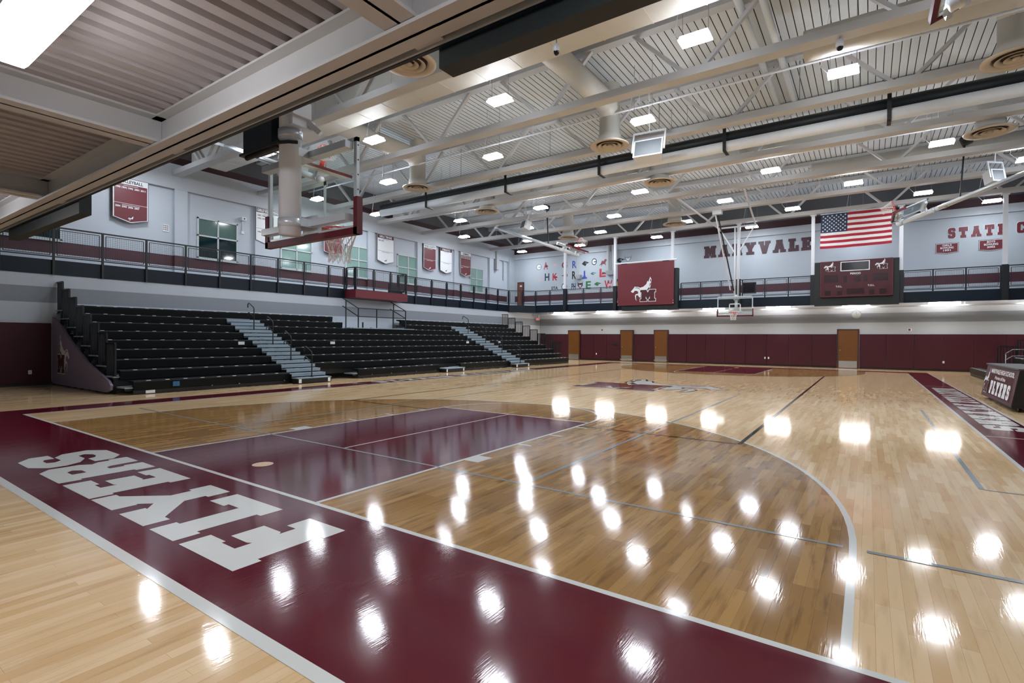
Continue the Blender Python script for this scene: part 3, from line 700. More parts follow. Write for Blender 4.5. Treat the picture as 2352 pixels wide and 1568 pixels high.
s2 = bleacher('wide middle section of the black bleachers, below the maroon platform', sp, deck=(8.42, 20.0))
s3 = bleacher('far section of the black bleachers, with open end rails by the doors', {i: [(21.35, 26.75)] for i in full}, deck=(21.35, 26.8))
s4 = bleacher('black bleachers on the right behind the scorers table, cut by the frame edge', {i: [(14.0, 26.6 if i else 28.6)] for i in full}, sx=1, deck=(14.0, 26.6))
# details on the sections
for y0, y1 in ((3.6, 3.78),):
    MB().box(-9.915, -9.9, 3.55, 3.72, .17, .3).build('access_sign', M('blue_access_sign', '#2f6a9a', .4), s1)
mb = MB().box(-9.94, -9.925, 2.9, 3.12, .02, .1); mb.build('row_label', SIGNW, s1)
for s_, y in ((s1, 6.6), (s2, 10.4), (s2, 19.2), (s3, 22.2)):
    x, z = RX(4), RZ(4); mb = MB().box(x+.001, x+.012, y, y+.22, z-.17, z-.06); mb.build('section_label', SIGNW, s_)
for s_, ys in ((s1, (4.6, 5.4, 6.9)), (s2, (10.6, 11.6, 13.0, 14.2, 17.0, 18.5))):
    for y in ys: MB().tube([(-9.93, y, .12), (-9.9, y, .12)], .018, 10).build('bolt_head', CHROME, s_)
# platform with guard rails in the upper rows of the middle section
B(-13.42, -XW+.06, 12.45, 16.35, 1.98, 2.02).build('wheelchair_deck', TREAD, s2)
gr = MB(); xf = -13.55; zt = 2.95
for y in (12.85, 13.95, 15.0, 15.85): gr.bar((xf, y, 2.02), (xf, y, zt), .04)
for z in (2.55, zt-.02): gr.bar((xf, 12.85, z), (xf, 15.85, z), .035)
for y in (12.85, 15.85):
    gr.bar((xf-.9, y, 2.02), (xf-.9, y, zt+.4), .04)
    for z in (2.55, zt-.02): gr.bar((xf, y, z), (xf-1.15, y, z+.52), .035)
gr.build('guard_rail', RAILM, s2)
# end guard rails: one stepped barred panel per row
def end_rails(t, y, sx=-1, rows=range(1, 9)):
    X = lambda x: x if sx < 0 else -x
    for i in rows:
        xa, xb = RX(i)-.12, RX(i)-.68; zt = RZ(i)+.72; zb = RZ(i)-.35
        g = MB()
        g.bar((X(xa), y, zb), (X(xa), y, zt), .045); g.bar((X(xb), y, zb), (X(xb), y, zt), .045); g.bar((X(xa), y, zt), (X(xb), y, zt), .045); g.bar((X(xa), y, zb+.08), (X(xb), y, zb+.08), .035)
        for k in range(1, 6): x = xa+(xb-xa)*k/6; g.bar((X(x), y, zb+.08), (X(x), y, zt), .03)
        g.build('end_rail', RAILM, t)
end_rails(s1, 2.42); end_rails(s3, 26.85); end_rails(s4, 26.65, 1)
# sloped end panel with the emblem
ep = [(-15.3, .04), (-10.75, .04), (-10.5, .12), (-10.45, .24), (-10.62, .36), (-12.17, .8), (-13.64, 1.42), (-14.44, 1.84), (-15.3, 2.15)]
pn = MB().prism(ep, 'y', 2.28, 2.34).build('end_panel', PANELM, s1)
emblem(pn, (-14.75, 2.278, .38), X_*.86, Z_, 1.28, True, (SIGNW, MBAND, SIGNW, SIGNK), .004)
# aisle stairs
def aisle(label, y0, y1):
    t = thing('aisle_stairs', label, 'stairs', (-12.4, (y0+y1)/2, 0), 'bleacher aisle stairs')
    tr = MB(); ns = MB(); sd = MB()
    for k_ in range(16):
        x = -9.5-.3045*k_; z = .2+.1355*k_
        if k_ == 0: x = -9.48
        xe = -9.5-.3045*(k_+1)-.02
        tr.box(x, xe, y0+.01, y1-.01, z-.03, z); tr.box(x-.01, x-.03, y0+.01, y1-.01, max(.16, z-.105), z-.03)
        ns.box(x+.002, x-.012, y0+.01, y1-.01, z-.125 if k_ else .02, z-.1 if k_ else .17)
        if k_: sd.box(x-.04, xe, y0+.02, y0+.05, z-.5 if z > .6 else 0.02, z-.03); sd.box(x-.04, xe, y1-.05, y1-.02, z-.5 if z > .6 else .02, z-.03)
    tr.build('tread', TREAD, t); ns.build('nosing', SEATF, t); sd.build('stringer', SEATF, t)
    B(-9.52, -9.8, y0+.02, y1-.02, .015, .16).build('step_base', BLACKM, t)
    for yy in (y0+.05, y1-.15): B(-9.478, -9.47, yy, yy+.1, .03, .16).build('step_label', SIGNW, t)
    ym = (y0+y1)/2
    for bx, bz in ((-9.66, .2), (-10.9, .74), (-12.05, 1.28), (-13.35, 1.83)):
        p = [(bx, ym, bz), (bx, ym, bz+.78), (bx-.03, ym, bz+.86), (bx-.34, ym, bz+1.03), (bx-.4, ym, bz+1.03), (bx-.44, ym, bz+.98), (bx-.44, ym, bz+.86)]
        h = MB().tube(p, .02, 8).build('handrail', RAILM, t, True)
        MB().tube([(bx, ym, bz+.48), (bx-.36, ym, bz+.68), (bx-.42, ym, bz+.66), (bx-.44, ym, bz+.55)], .016, 8).build('lower_rail', RAILM, h, True)
        MB().lathe([(.0, .02), (.055, .02), (.055, 0)], (bx, ym, bz), 12).build('floor_flange', RAILM, h)
    return t
aisle('grey aisle stairs between the left and middle bleacher sections', 7.1, 8.42)
aisle('grey aisle stairs between the middle and far bleacher sections', 20.0, 21.35)
t = thing('front_step', 'low grey front step in the gap of the middle bleacher section', 'step', (-9.8, 15.2, 0))
B(-9.6, -10.15, 14.58, 15.9, .16, .2).build('tread', TREAD, t); B(-9.63, -10.1, 14.6, 15.88, .01, .16).build('step_base', BLACKM, t)
for yy in (14.62, 15.78): B(-9.628, -9.62, yy, yy+.08, .02, .15).build('step_label', SIGNW, t)

# ------------------------------------------------------------------ basketball hoops (local frame: mast down -z, board faces +y)
def rimnet(t, zc, y0):
    r = .2286; c = (0, y0+.15+r)
    rm = MB().tube([(r*math.cos(2*PI*i/28), c[1]+r*math.sin(2*PI*i/28), zc) for i in range(28)], .011, 8, True)
    rm.box(-.09, .09, y0, y0+.02, zc-.16, zc+.03); rm.box(-.07, .07, y0+.02, y0+.17, zc-.03, zc-.012); rm.bar((-.07, y0+.02, zc-.13), (-.1, y0+.2, zc-.01), .012); rm.bar((.07, y0+.02, zc-.13), (.1, y0+.2, zc-.01), .012)
    ro = rm.build('rim', ORANGE, t, True)
    nm = MB(); K = 12; lev = [(0, .225), (-.1, .19), (-.2, .155), (-.3, .135), (-.42, .14)]
    for j in range(4):
        for i in range(K):
            for s_ in (-1, 1):
                a0 = 2*PI*(i+(.5 if j % 2 else 0))/K; a1 = a0+s_*PI/K
                nm.bar((lev[j][1]*math.cos(a0), c[1]+lev[j][1]*math.sin(a0), zc+lev[j][0]), (lev[j+1][1]*math.cos(a1), c[1]+lev[j+1][1]*math.sin(a1), zc+lev[j+1][0]), .0075)
    nm.build('net', NETM, ro)
def hoop(label, loc, rotz, Ln, mast_r, double=False, boardx=0., yb=.35, netx=0.):
    """Ln: from the hinge at the roof down to the lower edge of the backboard"""
    t = thing('basketball_hoop', label, 'basketball hoop', loc, 'ceiling hung basketball hoops', local=True); t.rotation_euler = (0, 0, rotz)
    z0 = -Ln; zt = z0+1.07
    if double:
        for sx in (-1, 1): MB().tube([(sx*.09, 0, 0), (sx*.09, 0, zt-.2)], .05, 12).build('mast', WHITEM, t, True)
        MB().tube([(0, 0, zt+.1), (0, 0, z0+.1)], .075, 14).build('mast_foot', WHITEM, t, True)
    else:
        MB().tube([(0, 0, 0), (0, 0, z0-.02)], mast_r, 24).build('mast', WHITEM, t, True)
        for zz in (z0+.12, zt+.1, zt+.46): MB().lathe([(mast_r+.002, .05), (mast_r+.012, .05), (mast_r+.012, -.05), (mast_r+.002, -.05)], (0, 0, zz), 24).build('mast_collar', ALU, t, True)
    bx = boardx; fr = MB(); w2 = .915
    for a, c_ in ((-w2, -w2+.05), (w2-.05, w2)): fr.box(bx+a, bx+c_, yb-.04, yb, z0, zt)
    fr.box(bx-w2, bx+w2, yb-.04, yb, zt-.05, zt); fr.box(bx-w2, bx+w2, yb-.04, yb, z0, z0+.06)
    f = fr.build('backboard_frame', ALU, t)
    bo = MB()
    for sx in (-1, 1):
        for k_ in range(6): bo.box(bx+sx*w2-.004, bx+sx*w2+.004, yb-.027, yb-.013, z0+.12+k_*.17, z0+.135+k_*.17)
    bo.build('bolt_row', SEATF, f)
    B(bx-w2+.04, bx+w2-.04, yb-.022, yb-.008, z0+.05, zt-.04).build('backboard_glass', GLASS, f)
    ln = MB()
    for x0, x1, a, c_ in ((-.305, .305, .62, .67), (-.305, .305, .17, .22), (-.305, -.255, .17, .67), (.255, .305, .17, .67)): ln.box(bx+x0, bx+x1, yb-.0075, yb-.005, z0+a, z0+c_)
    ln.build('target_square', SIGNW, f)
    pd = MB()
    pd.box(bx-w2-.03, bx+w2+.03, yb-.06, yb+.02, z0-.05, z0+.03)
    for sx in (-1, 1): pd.box(bx+sx*(w2-.03), bx+sx*(w2+.035), yb-.06, yb+.02, z0-.05, z0+.38)
    pd.build('backboard_padding', BPAD, f)
    ar = MB()
    for zz in (z0+.14, zt-.1):
        ar.box(bx-w2+.05, bx+w2-.05, yb-.16, yb-.045, zz-.04, zz+.04); ar.box(-.12, .12, .02, yb-.1, zz-.05, zz+.05)
    ar.build('support_arm', ALU, t)
    if netx:
        e = bpy.data.objects.new('rim_mount', None); C.objects.link(e); bpy.data.objects.remove(e)
    B(-.15, .15, yb-.06, yb-.0, z0+.04, z0+.26).build('rim_bracket', ALU, t)
    n0_ = len(C.objects); rimnet(t, z0+.16, yb)
    return t
near = hoop('large near basketball hoop seen from behind, glass backboard hanging at upper left', (.36, .62, 8.24), 0, 5.44, .125, boardx=-.06, yb=.33)
g = MB(); g.bar((-.12, 0, -.4), (-1.6, 2.58, 0), .08); g.bar((.12, 0, -.4), (1.5, 2.58, 0), .08); g.bar((-1.7, 2.58, 0), (1.7, 2.58, 0), .1, .08); g.bar((-.9, 0, 0), (.9, 0, 0), .12)
g.build('brace', ALU, near)
MB().bar((.1, .1, -3.4), (.9, 2.4, 0), .05).build('folding_strut', BLACKM, near)
b_ = MB().box(.1, .24, -.12, .12, -4.1, -3.92); b_.box(.13, .2, -.1, .2, -4.2, -4.1); b_.bar((.17, .1, -4.1), (.3, .2, -4.25), .06); b_.build('winch_bracket', WHITEM, near)
MB().tube([(-.13, .02, -4.0), (-.22, .05, -4.02), (-.25, .05, -4.08), (-.2, .03, -4.12)], .02, 8).build('cable_loop', WHITEM, near)
MB().box(-.19, -.15, -.02, .06, -4.35, -3.3).build('cable_ladder', CHROME, near)
MB().tube([(-.1, -.1, -4.38), (.0, -.15, -4.4), (.12, -.1, -4.4), (.14, 0, -4.38)], .02, 8).build('clamp_band', BLACKM, near)
far = hoop('far basketball hoop facing the camera, below the MARYVALE lettering', (0, 27.8, 7.85), PI, 4.95, .08, double=True)
g = MB(); g.bar((-.95, 0, .0), (.95, 0, .0), .08)
for sx in (-1, 1): g.bar((sx*.95, 0, 0), (sx*1.5, 6.3, .45), .07); g.bar((sx*.9, 0, -.05), (sx*.12, 0, -1.4), .06)
g.bar((.3, 0.05, -3.5), (.55, 2.65, .35), .06); g.build('brace', WHITEM, far)
MB().bar((.12, .08, -3.55), (.45, 2.6, .35), .05).build('folding_strut', BLACKM, far)
MB().box(.2, .65, 2.5, 2.8, .2, .42).build('winch', WHITEM, far)
# folded side hoops
def folded(label, x, y, sx):
    e = Vector((sx*12.2, y, 8.12)); d = Vector((-sx*5.25, 0, -2.02)).normalized()
    t = hoop(label, tuple(e), 0, 5.62, .09)
    n = Vector((0, 1, 0)).cross(d); n = n if n.z > 0 else -n      # board faces up and inwards
    zax = -d; yax = n; xax = yax.cross(zax)
    t.rotation_mode = 'XYZ'; t.rotation_euler = Matrix((xax, yax, zax)).transposed().to_euler()
    MB().tube([(.16, 0, -.1), (.16, 0, -4.3)], .05, 10).build('folding_tube', ALU, t, True)
    MB().tube([(-.16, 0, -.1), (-.16, 0, -4.3)], .05, 10).build('folding_tube', ALU, t, True)
    g = MB(); g.bar((0, .05, -3.6), (0, 2.05, -2.7), .05); g.box(-.14, .14, 1.8, 2.1, -2.85, -2.55); g.build('hoist_cable', BLACKM, t)
    MB().bar((-.5, 0, 0), (.5, 0, 0), .09).build('hinge_bar', ALU, t)
    return t
folded('folded side basketball hoop hoisted up at left, before the school decals', -1, 22.2, -1)
folded('folded side basketball hoop hoisted up at right, beside the flag', 1, 22.2, 1)
folded('folded side basketball hoop hoisted up behind the near glass backboard', -1, 6.2, -1)
folded('folded side basketball hoop with only its maroon pad in view at the top right', 1, 6.15, 1)
# black shot clock cabinets beside the masts
def shotclock(x0, x1, y, z0, z1, face, label):
    t = thing('shot_clock', label, 'shot clock', ((x0+x1)/2, y, z0), 'shot clocks on the hoop masts')
    B(x0, x1, y-.09, y+.09, z0, z1).build('cabinet', BLACKM, t)
    if face > 0:
        MB().text('ELECTRONICS', (x0+.1, y-.0915, z1-.13), X_, Z_, .4, .06).build('lettering', SIGNW, t)
        mb = MB().tube([(x0+.03, y-.06, z0-.05), (x1+.1, y-.06, z0-.03)], .03, 8); mb.box(x0-.04, x1+.2, y-.12, y+.02, z0-.03, z0); mb.build('mounting_arm', BLACKM, t)
    else:
        B(x0+.05, x1-.05, y-.1, y-.09, z0+.05, z1-.05).build('screen', DISP, t)
        B(x0-.1, x0, y-.03, y+.03, z0+.1, z0+.16).build('mounting_arm', BLACKM, t)
shotclock(-.5, .14, .6, 3.88, 4.42, 1, 'black shot clock cabinet seen from behind, left of the near hoop mast')
shotclock(.32, 1.0, 27.8, 4.12, 4.72, -1, 'small black shot clock beside the far hoop mast')

# ------------------------------------------------------------------ divider curtain rolled up under the trusses
t = thing('divider_curtain', 'black and white divider curtain rolled up across the gym under the roof', 'curtain', (-1, 15.35, 7.9))
MB().tube([(-14.6, 15.2, 8.24), (17, 15.2, 8.24)], .2, 16).build('curtain_roll', M('black_vinyl_curtain', '#0f171c', .45), t, True)
MB().tube([(-14.5, 15.05, 7.92), (17, 15.05, 7.92)], .17, 16).build('white_bottom_roll', SKIRT, t, True)
for x in (-11.2, -6.6, -2.3, 2.15, 6.5, 10.9):
    mb = MB().bar((x, 14.85, 7.72), (x, 14.85, 8.75), .1, .03); mb.bar((x, 14.85, 7.73), (x, 15.35, 7.73), .1, .02); mb.box(x-.14, x+.14, 14.94, 15.14, 8.68, 8.86); mb.build('strap', BLACKM, t)
MB().tube([(-14.5, 14.8, 8.72), (17, 14.8, 8.72)], .025, 8).build('drive_shaft', CHROME, t, True)
for x in (-9, -4.4, 0, 4.3, 8.7): MB().tube([(x, 14.8, 8.74), (x, 14.8, 9.98)], .012, 6).build('hanger_rod', CHROME, t)

# loudspeakers and cameras under the roof
def speaker(label, loc, w, h, rot):
    t = thing('loudspeaker', label, 'loudspeaker', loc, 'hanging loudspeakers', local=True); t.rotation_euler = rot
    MB().hexa([(-w/2, -.05, -h/2), (w/2, -.05, -h/2), (w/2*.8, .35, -h/2), (-w/2*.8, .35, -h/2), (-w/2, -.05, h/2), (w/2, -.05, h/2), (w/2*.8, .35, h/2), (-w/2*.8, .35, h/2)]).build('cabinet', WHITEM, t)
    B(-w/2+.05, w/2-.05, -.06, -.045, -h/2+.05, h/2-.05).build('grille', M('grey_speaker_grille', '#5d6266', .6), t)
    mb = MB(); mb.bar((-w/2-.04, 0, -.1), (-w/2-.04, 0, h/2+.3), .05); mb.bar((w/2+.04, 0, -.1), (w/2+.04, 0, h/2+.3), .05); mb.bar((-w/2-.06, 0, h/2+.3), (w/2+.06, 0, h/2+.3), .05); mb.bar((0, 0, h/2+.3), (0, (10-loc[2])*math.sin(rot[0]), (10-loc[2])*math.cos(rot[0])), .03); mb.build('yoke', WHITEM, t)
    return t
speaker('large white hanging loudspeaker in a yoke frame beside the middle diffuser', (.12, 13.4, 7.78), .95, .62, (-.3, 0, .1))
speaker('white hanging loudspeaker above the folded left hoop', (-9.9, 21.3, 7.95), .55, .5, (-.3, 0, -.5))
speaker('white hanging loudspeaker above the folded right hoop', (10.1, 24.0, 7.95), .55, .5, (-.2, 0, .7))
def dome(label, x, y, z, zt):
    t = thing('dome_camera', label, 'security camera', (x, y, z), 'dome security cameras', local=True)
    MB().lathe([(0, .2), (.07, .2), (.085, .1), (.08, .05), (.07, .04)], (0, 0, 0), 20).build('housing', WHITEM, t, True)
    MB().lathe([(.068, .04), (.06, 0), (.035, -.035), (0, -.045)], (0, 0, 0), 20).build('dome', DISP, t, True)
    MB().tube([(0, 0, .2), (0, 0, zt-z)], .012, 6).build('stem', CHROME, t)
dome('dome camera with black bubble under the flat cream duct', .17, 7.3, 8.05, 8.72)
dome('dome camera with black bubble below the third truss at upper right', 5.5, 10.55, 8.0, 8.25)

# ------------------------------------------------------------------ far balcony signs
def backbox(x0, x1, y0, y1, z0, z1, label): return tag(B(x0, x1, y0, y1, z0, z1).build('sign_backing', DGREEN), label, 'backing box')
backbox(-7.08, -3.5, 28.62, 28.97, 3.4, 5.93, 'black backing box behind the hanging maroon emblem panel')
backbox(3.7, 7.29, 28.62, 28.97, 3.38, 5.66, 'dark green backing box behind the scoreboard')
backbox(3.62, 7.3, -.32, -.17, 3.42, 3.97, 'long black box on the near walkway edge, overhead at the top of the picture')
backbox(-7.3, -3.5, -.32, -.17, 3.36, 3.97, 'black box on the near walkway edge at the left frame edge')
t = thing('banner_panel', 'hanging maroon panel with the winged horse and M emblem', 'banner', (-5.5, 28.5, 3.7))
pn = B(-7.32, -3.7, 28.5, 28.58, 3.72, 6.38).build('panel', SIGNM, t)
emblem(pn, (-6.43, 28.498, 3.92), X_, Z_, 1.63, False, (SIGNW, SIGND, SIGNW, SIGNK), .004, SIGNK)
mb = MB().tube([(-7.5, 28.54, 6.44), (-3.55, 28.54, 6.44)], .05, 10); mb.build('top_roller', WHITEM, t, True)
for x in (-6.9, -4.2): MB().box(x-.2, x+.2, 28.49, 28.6, 6.37, 6.41).build('clamp', BLACKM, t)
for x, z in ((-7.3, 3.75), (-3.73, 3.8), (-3.73, 3.95)): MB().lathe([(0, .03), (.03, 0), (0, -.03)], (x, 28.49, z), 10).build('corner_bolt', WHITEM, t)
# scoreboard
t = thing('scoreboard', 'maroon electronic scoreboard with PERIOD and T.O.L. lettering', 'scoreboard', (5.5, 28.5, 3.82))
B(3.97, 7.04, 28.48, 28.62, 3.82, 5.66).build('cabinet', SIGND, t)
mb = MB()
for x0, x1, z0, z1 in ((3.97, 7.04, 3.82, 3.85), (3.97, 4.0, 3.82, 5.66), (7.01, 7.04, 3.82, 5.66), (3.97, 7.04, 5.63, 5.66)): mb.box(x0, x1, 28.47, 28.48, z0, z1)
mb.build('edge_trim', SIGNM, t)
def yb(x0, x1, z0, z1, y=28.478): return B(x0, x1, y-.006, y, z0, z1)
fr = yb(4.86, 6.1, 5.12, 5.6).build('message_frame', SIGNW, t); B(4.9, 6.06, 28.468, 28.472, 5.16, 5.56).build('message_screen', DISP, fr)
MB().text('PERIOD', (5.28, 28.475, 4.93), X_, Z_, .45, .1, bold=.02).build('lettering', SIGNW, t)
for x in (4.66, 6.02): MB().text('T.O.L.', (x, 28.475, 4.3), X_, Z_, .28, .09, bold=.02).build('lettering', SIGNW, t)
for x0, x1, z0, z1 in ((4.14, 4.75, 4.58, 4.95), (6.24, 6.85, 4.56, 4.93), (4.98, 5.14, 4.56, 4.88), (5.47, 5.71, 4.57, 4.88), (5.85, 6.0, 4.55, 4.87), (5.14, 5.88, 3.93, 4.22), (4.18, 4.44, 3.9, 4.15), (4.74, 4.94, 3.9, 4.12), (6.5, 6.78, 3.9, 4.16), (6.09, 6.29, 3.9, 4.14)):
    yb(x0, x1, z0, z1).build('digit_window', DIGIT, t)
for x in (4.12, 6.3):
    h_ = MB().build('team_emblem', SIGNW, t); emblem(h_, (x, 28.478, 5.13), X_, Z_, .52, False, (SIGNW, SIGND, SIGNW, SIGNK), .003)
# flag
mb = MB(); n = 36; x0, x1, z0, z1 = 3.98, 6.98, 6.37, 8.14
def fp(u, v):
    return (x0+(x1-x0)*u-.05*(1-v)*(1-u), 28.62+.035*math.sin(9*u+1.2*v)*(1-.4*v)+.015*math.sin(23*u), z0+(z1-z0)*v-.02*math.sin(4*u)*(1-v))
for j in range(13):
    for i in range(n):
        u0_, u1_ = i/n, (i+1)/n; v0, v1 = 1-(j+1)/13, 1-j/13
        mb.k = 2 if (j < 7 and u1_ <= .395) else (0 if j % 2 == 0 else 1)
        mb.face([fp(u0_, v0), fp(u1_, v0), fp(u1_, v1), fp(u0_, v1)])
mb.k = 1
for r in range(9):
    for c_ in range(6 if r % 2 == 0 else 5):
        u = .389*((c_*2+1+(r % 2))/12); v = 1-(7/13)*((r+1)/10); st = []
        for q in range(10):
            a = PI/2+q*PI/5; rr = .052 if q % 2 == 0 else .021; p = fp(u+rr*math.cos(a)/3.0, v+rr*math.sin(a)/1.77); st.append((p[0], p[1]-.006, p[2]))
        mb.face(st[::-1] if False else st)
t = thing('flag', 'stars and stripes flag hanging above the scoreboard', 'flag', (5.5, 28.62, 6.37))
mb.build('cloth', [FRED, FWH, FBLUE], t)
g = MB().tube([(3.95, 28.62, 8.16), (7.0, 28.62, 8.16)], .02, 8)
for x in (4.2, 5.5, 6.8): g.tube([(x, 28.63, 8.16), (x, 28.7, 8.26)], .01, 6)
g.build('hanging_pole', WHITEM, t)

# ------------------------------------------------------------------ far wall lettering, plaques, decals
yw = YF-.012
t = thing('wall_lettering', 'dark maroon block letters spelling MARYVALE on the far upper wall', 'lettering', (.25, yw, 6.9))
txt = 'MARYVALE'; gap = 1.6; tot = sum(SLAB[c][0] for c in txt)+gap*7; k_ = 6.12/tot; x = -2.82
for c_ in txt:
    mb = MB(); slab(mb, c_, (x, YF-.002, 6.88), X_, Z_, SLAB[c_][0]*k_, .76, 0, .03); mb.build('letter', LETM, t); x += (SLAB[c_][0]+gap)*k_
t = thing('wall_lettering', 'maroon block letters with white edging reading STATE C, on the far upper wall at right', 'lettering', (10.7, yw, 6.9))
x = 9.42
for c_ in 'STATE C':
    if c_ == ' ': x += .26; continue
    wd_ = SLAB[c_][0]*.0445
    mb = MB(); slab(mb, c_, (x-.02, YF-.001, 6.87), X_, Z_, wd_+.04, .58, 0, .012); lo = mb.build('letter_border', SIGNW, t)
    mb = MB(); slab(mb, c_, (x, YF-.001, 6.89), X_, Z_, wd_, .54, 0, .03); mb.build('letter', SIGNM, lo); x += wd_+.12
def plaque(x0, x1, z0, z1, lines, label):
    t = thing('wall_plaque', label, 'plaque', ((x0+x1)/2, yw, z0), 'bowling plaques'); xm = (x0+x1)/2
    def shape(e, z): return [(x0+e, z0+.07+e*.6), (xm, z0+e), (x1-e, z0+.07+e*.6), (x1-e, z1-e), (x0+e, z1-e)]
    MB().flat([shape(0, 0)], (0, YF-.001, 0), X_, Z_, 1, 1, 0, .015).build('border', SIGNK, t)
    MB().flat([shape(.02, 0)], (0, YF-.018, 0), X_, Z_).build('white_line', SIGNW, t); MB().flat([shape(.04, 0)], (0, YF-.02, 0), X_, Z_).build('face', SIGNM, t)
    for i, s_ in enumerate(lines):
        w_ = .075*len(s_); MB().text(s_, (xm-w_/2, YF-.022, z1-.17-.13*i), X_, Z_, w_, .1, bold=.02).build('lettering', SIGNW, t)
plaque(8.92, 9.86, 6.1, 6.67, ('GIRLS', 'BOWLING', '1991'), 'maroon wall plaque reading GIRLS BOWLING 1991')
plaque(10.62, 11.56, 6.1, 6.69, ('BOYS', 'BOWLING', '2002'), 'maroon wall plaque reading BOYS BOWLING 2002')
def decal(kind, x, z, w, h, col, label, col2='white'):
    t = thing('wall_decal', label, 'wall decal', (x, yw, z-h/2), 'school decals on the far wall')
    O = (x-w/2, YF-.003, z-h/2); m = DECG[col]; m2 = DECG[col2]; ci = lambda r, n=24, cx=.5, cy=.5: [(cx+r*math.cos(2*PI*i/n), cy+r*math.sin(2*PI*i/n)) for i in range(n)]
    if len(kind) == 1 or kind in ('STA', 'PH'):
        MB().text(kind, O, X_, Z_, w, h, bold=.03).build('letter', m, t)
        if col2 != 'white': MB().flat([[(.35, .3), (1.1, .35), (.9, .55), (.45, .6)]], O, X_, Z_, w, h, .002).build('accent', m2, t)
    elif kind == 'ring':
        MB().flat([ci(.5)], O, X_, Z_, w, h).build('disc', m, t); MB().flat([ci(.36)], O, X_, Z_, w, h, .002).build('inner_disc', m2, t); MB().flat([[(.4, .4), (1, .4), (1, .55), (.4, .55)]], O, X_, Z_, w, h, .003).build('accent', m, t)
    elif kind == 'disc':
        MB().flat([ci(.5)], O, X_, Z_, w, h).build('disc', m, t); MB().flat([[(.3, .1), (.6, .1), (.75, .6), (.5, .9), (.3, .6)]], O, X_, Z_, w, h, .002).build('accent', m2, t)
    elif kind == 'bird':
        MB().flat([[(0, .5), (.35, .9), (.7, .75), (1, .6), (.65, .45), (.5, .1), (.25, .25)]], O, X_, Z_, w, h).build('silhouette', m, t); MB().flat([[(.4, .55), (.65, .5), (.6, .65)]], O, X_, Z_, w, h, .002).build('accent', m2, t)
    elif kind == 'arrow':
        MB().flat([[(0, .5), (.4, .62), (.6, 1), (.95, .75), (1, .5), (.95, .25), (.6, 0), (.4, .38)]], O, X_, Z_, w, h).build('silhouette', m, t); MB().flat([[(.5, .4), (.9, .45), (.9, .55), (.5, .6)]], O, X_, Z_, w, h, .002).build('accent', m2, t)
    elif kind == 'shield':
        MB().flat([[(0, 1), (.15, .75), (.85, .75), (1, 1), (1, .45), (.5, 0), (0, .45)][::-1]], O, X_, Z_, w, h).build('silhouette', m, t); MB().flat([[(.2, .6), (.3, .35), (.5, .12), (.7, .35), (.8, .6), (.5, .5)]], O, X_, Z_, w, h, .002).build('accent', m2, t)
    elif kind == 'sun':
        p = []
        for i in range(24): r = .5 if i % 2 == 0 else .38; p.append((.5+r*math.cos(2*PI*i/24), .5+r*math.sin(2*PI*i/24)))
        MB().flat([p], O, X_, Z_, w, h).build('silhouette', m, t); MB().flat([ci(.33)], O, X_, Z_, w, h, .002).build('accent', m2, t)
    elif kind == 'tower':
        MB().flat([R_(.35, .65, .2, .85), [(.3, .85), (.7, .85), (.5, 1)], R_(0, 1, 0, .2), R_(.25, .75, .2, .35)], O, X_, Z_, w, h).build('silhouette', m, t)
    elif kind == 'horse':
        MB().flat([[(0, .15), (.25, .45), (.35, .75), (.55, .65), (.75, .9), (.95, .85), (1, .7), (.85, .6), (.8, .35), (.95, .1), (.7, .3), (.45, .35), (.3, 0), (.3, .3), (.12, .2)]], O, X_, Z_, w, h).build('silhouette', m, t)
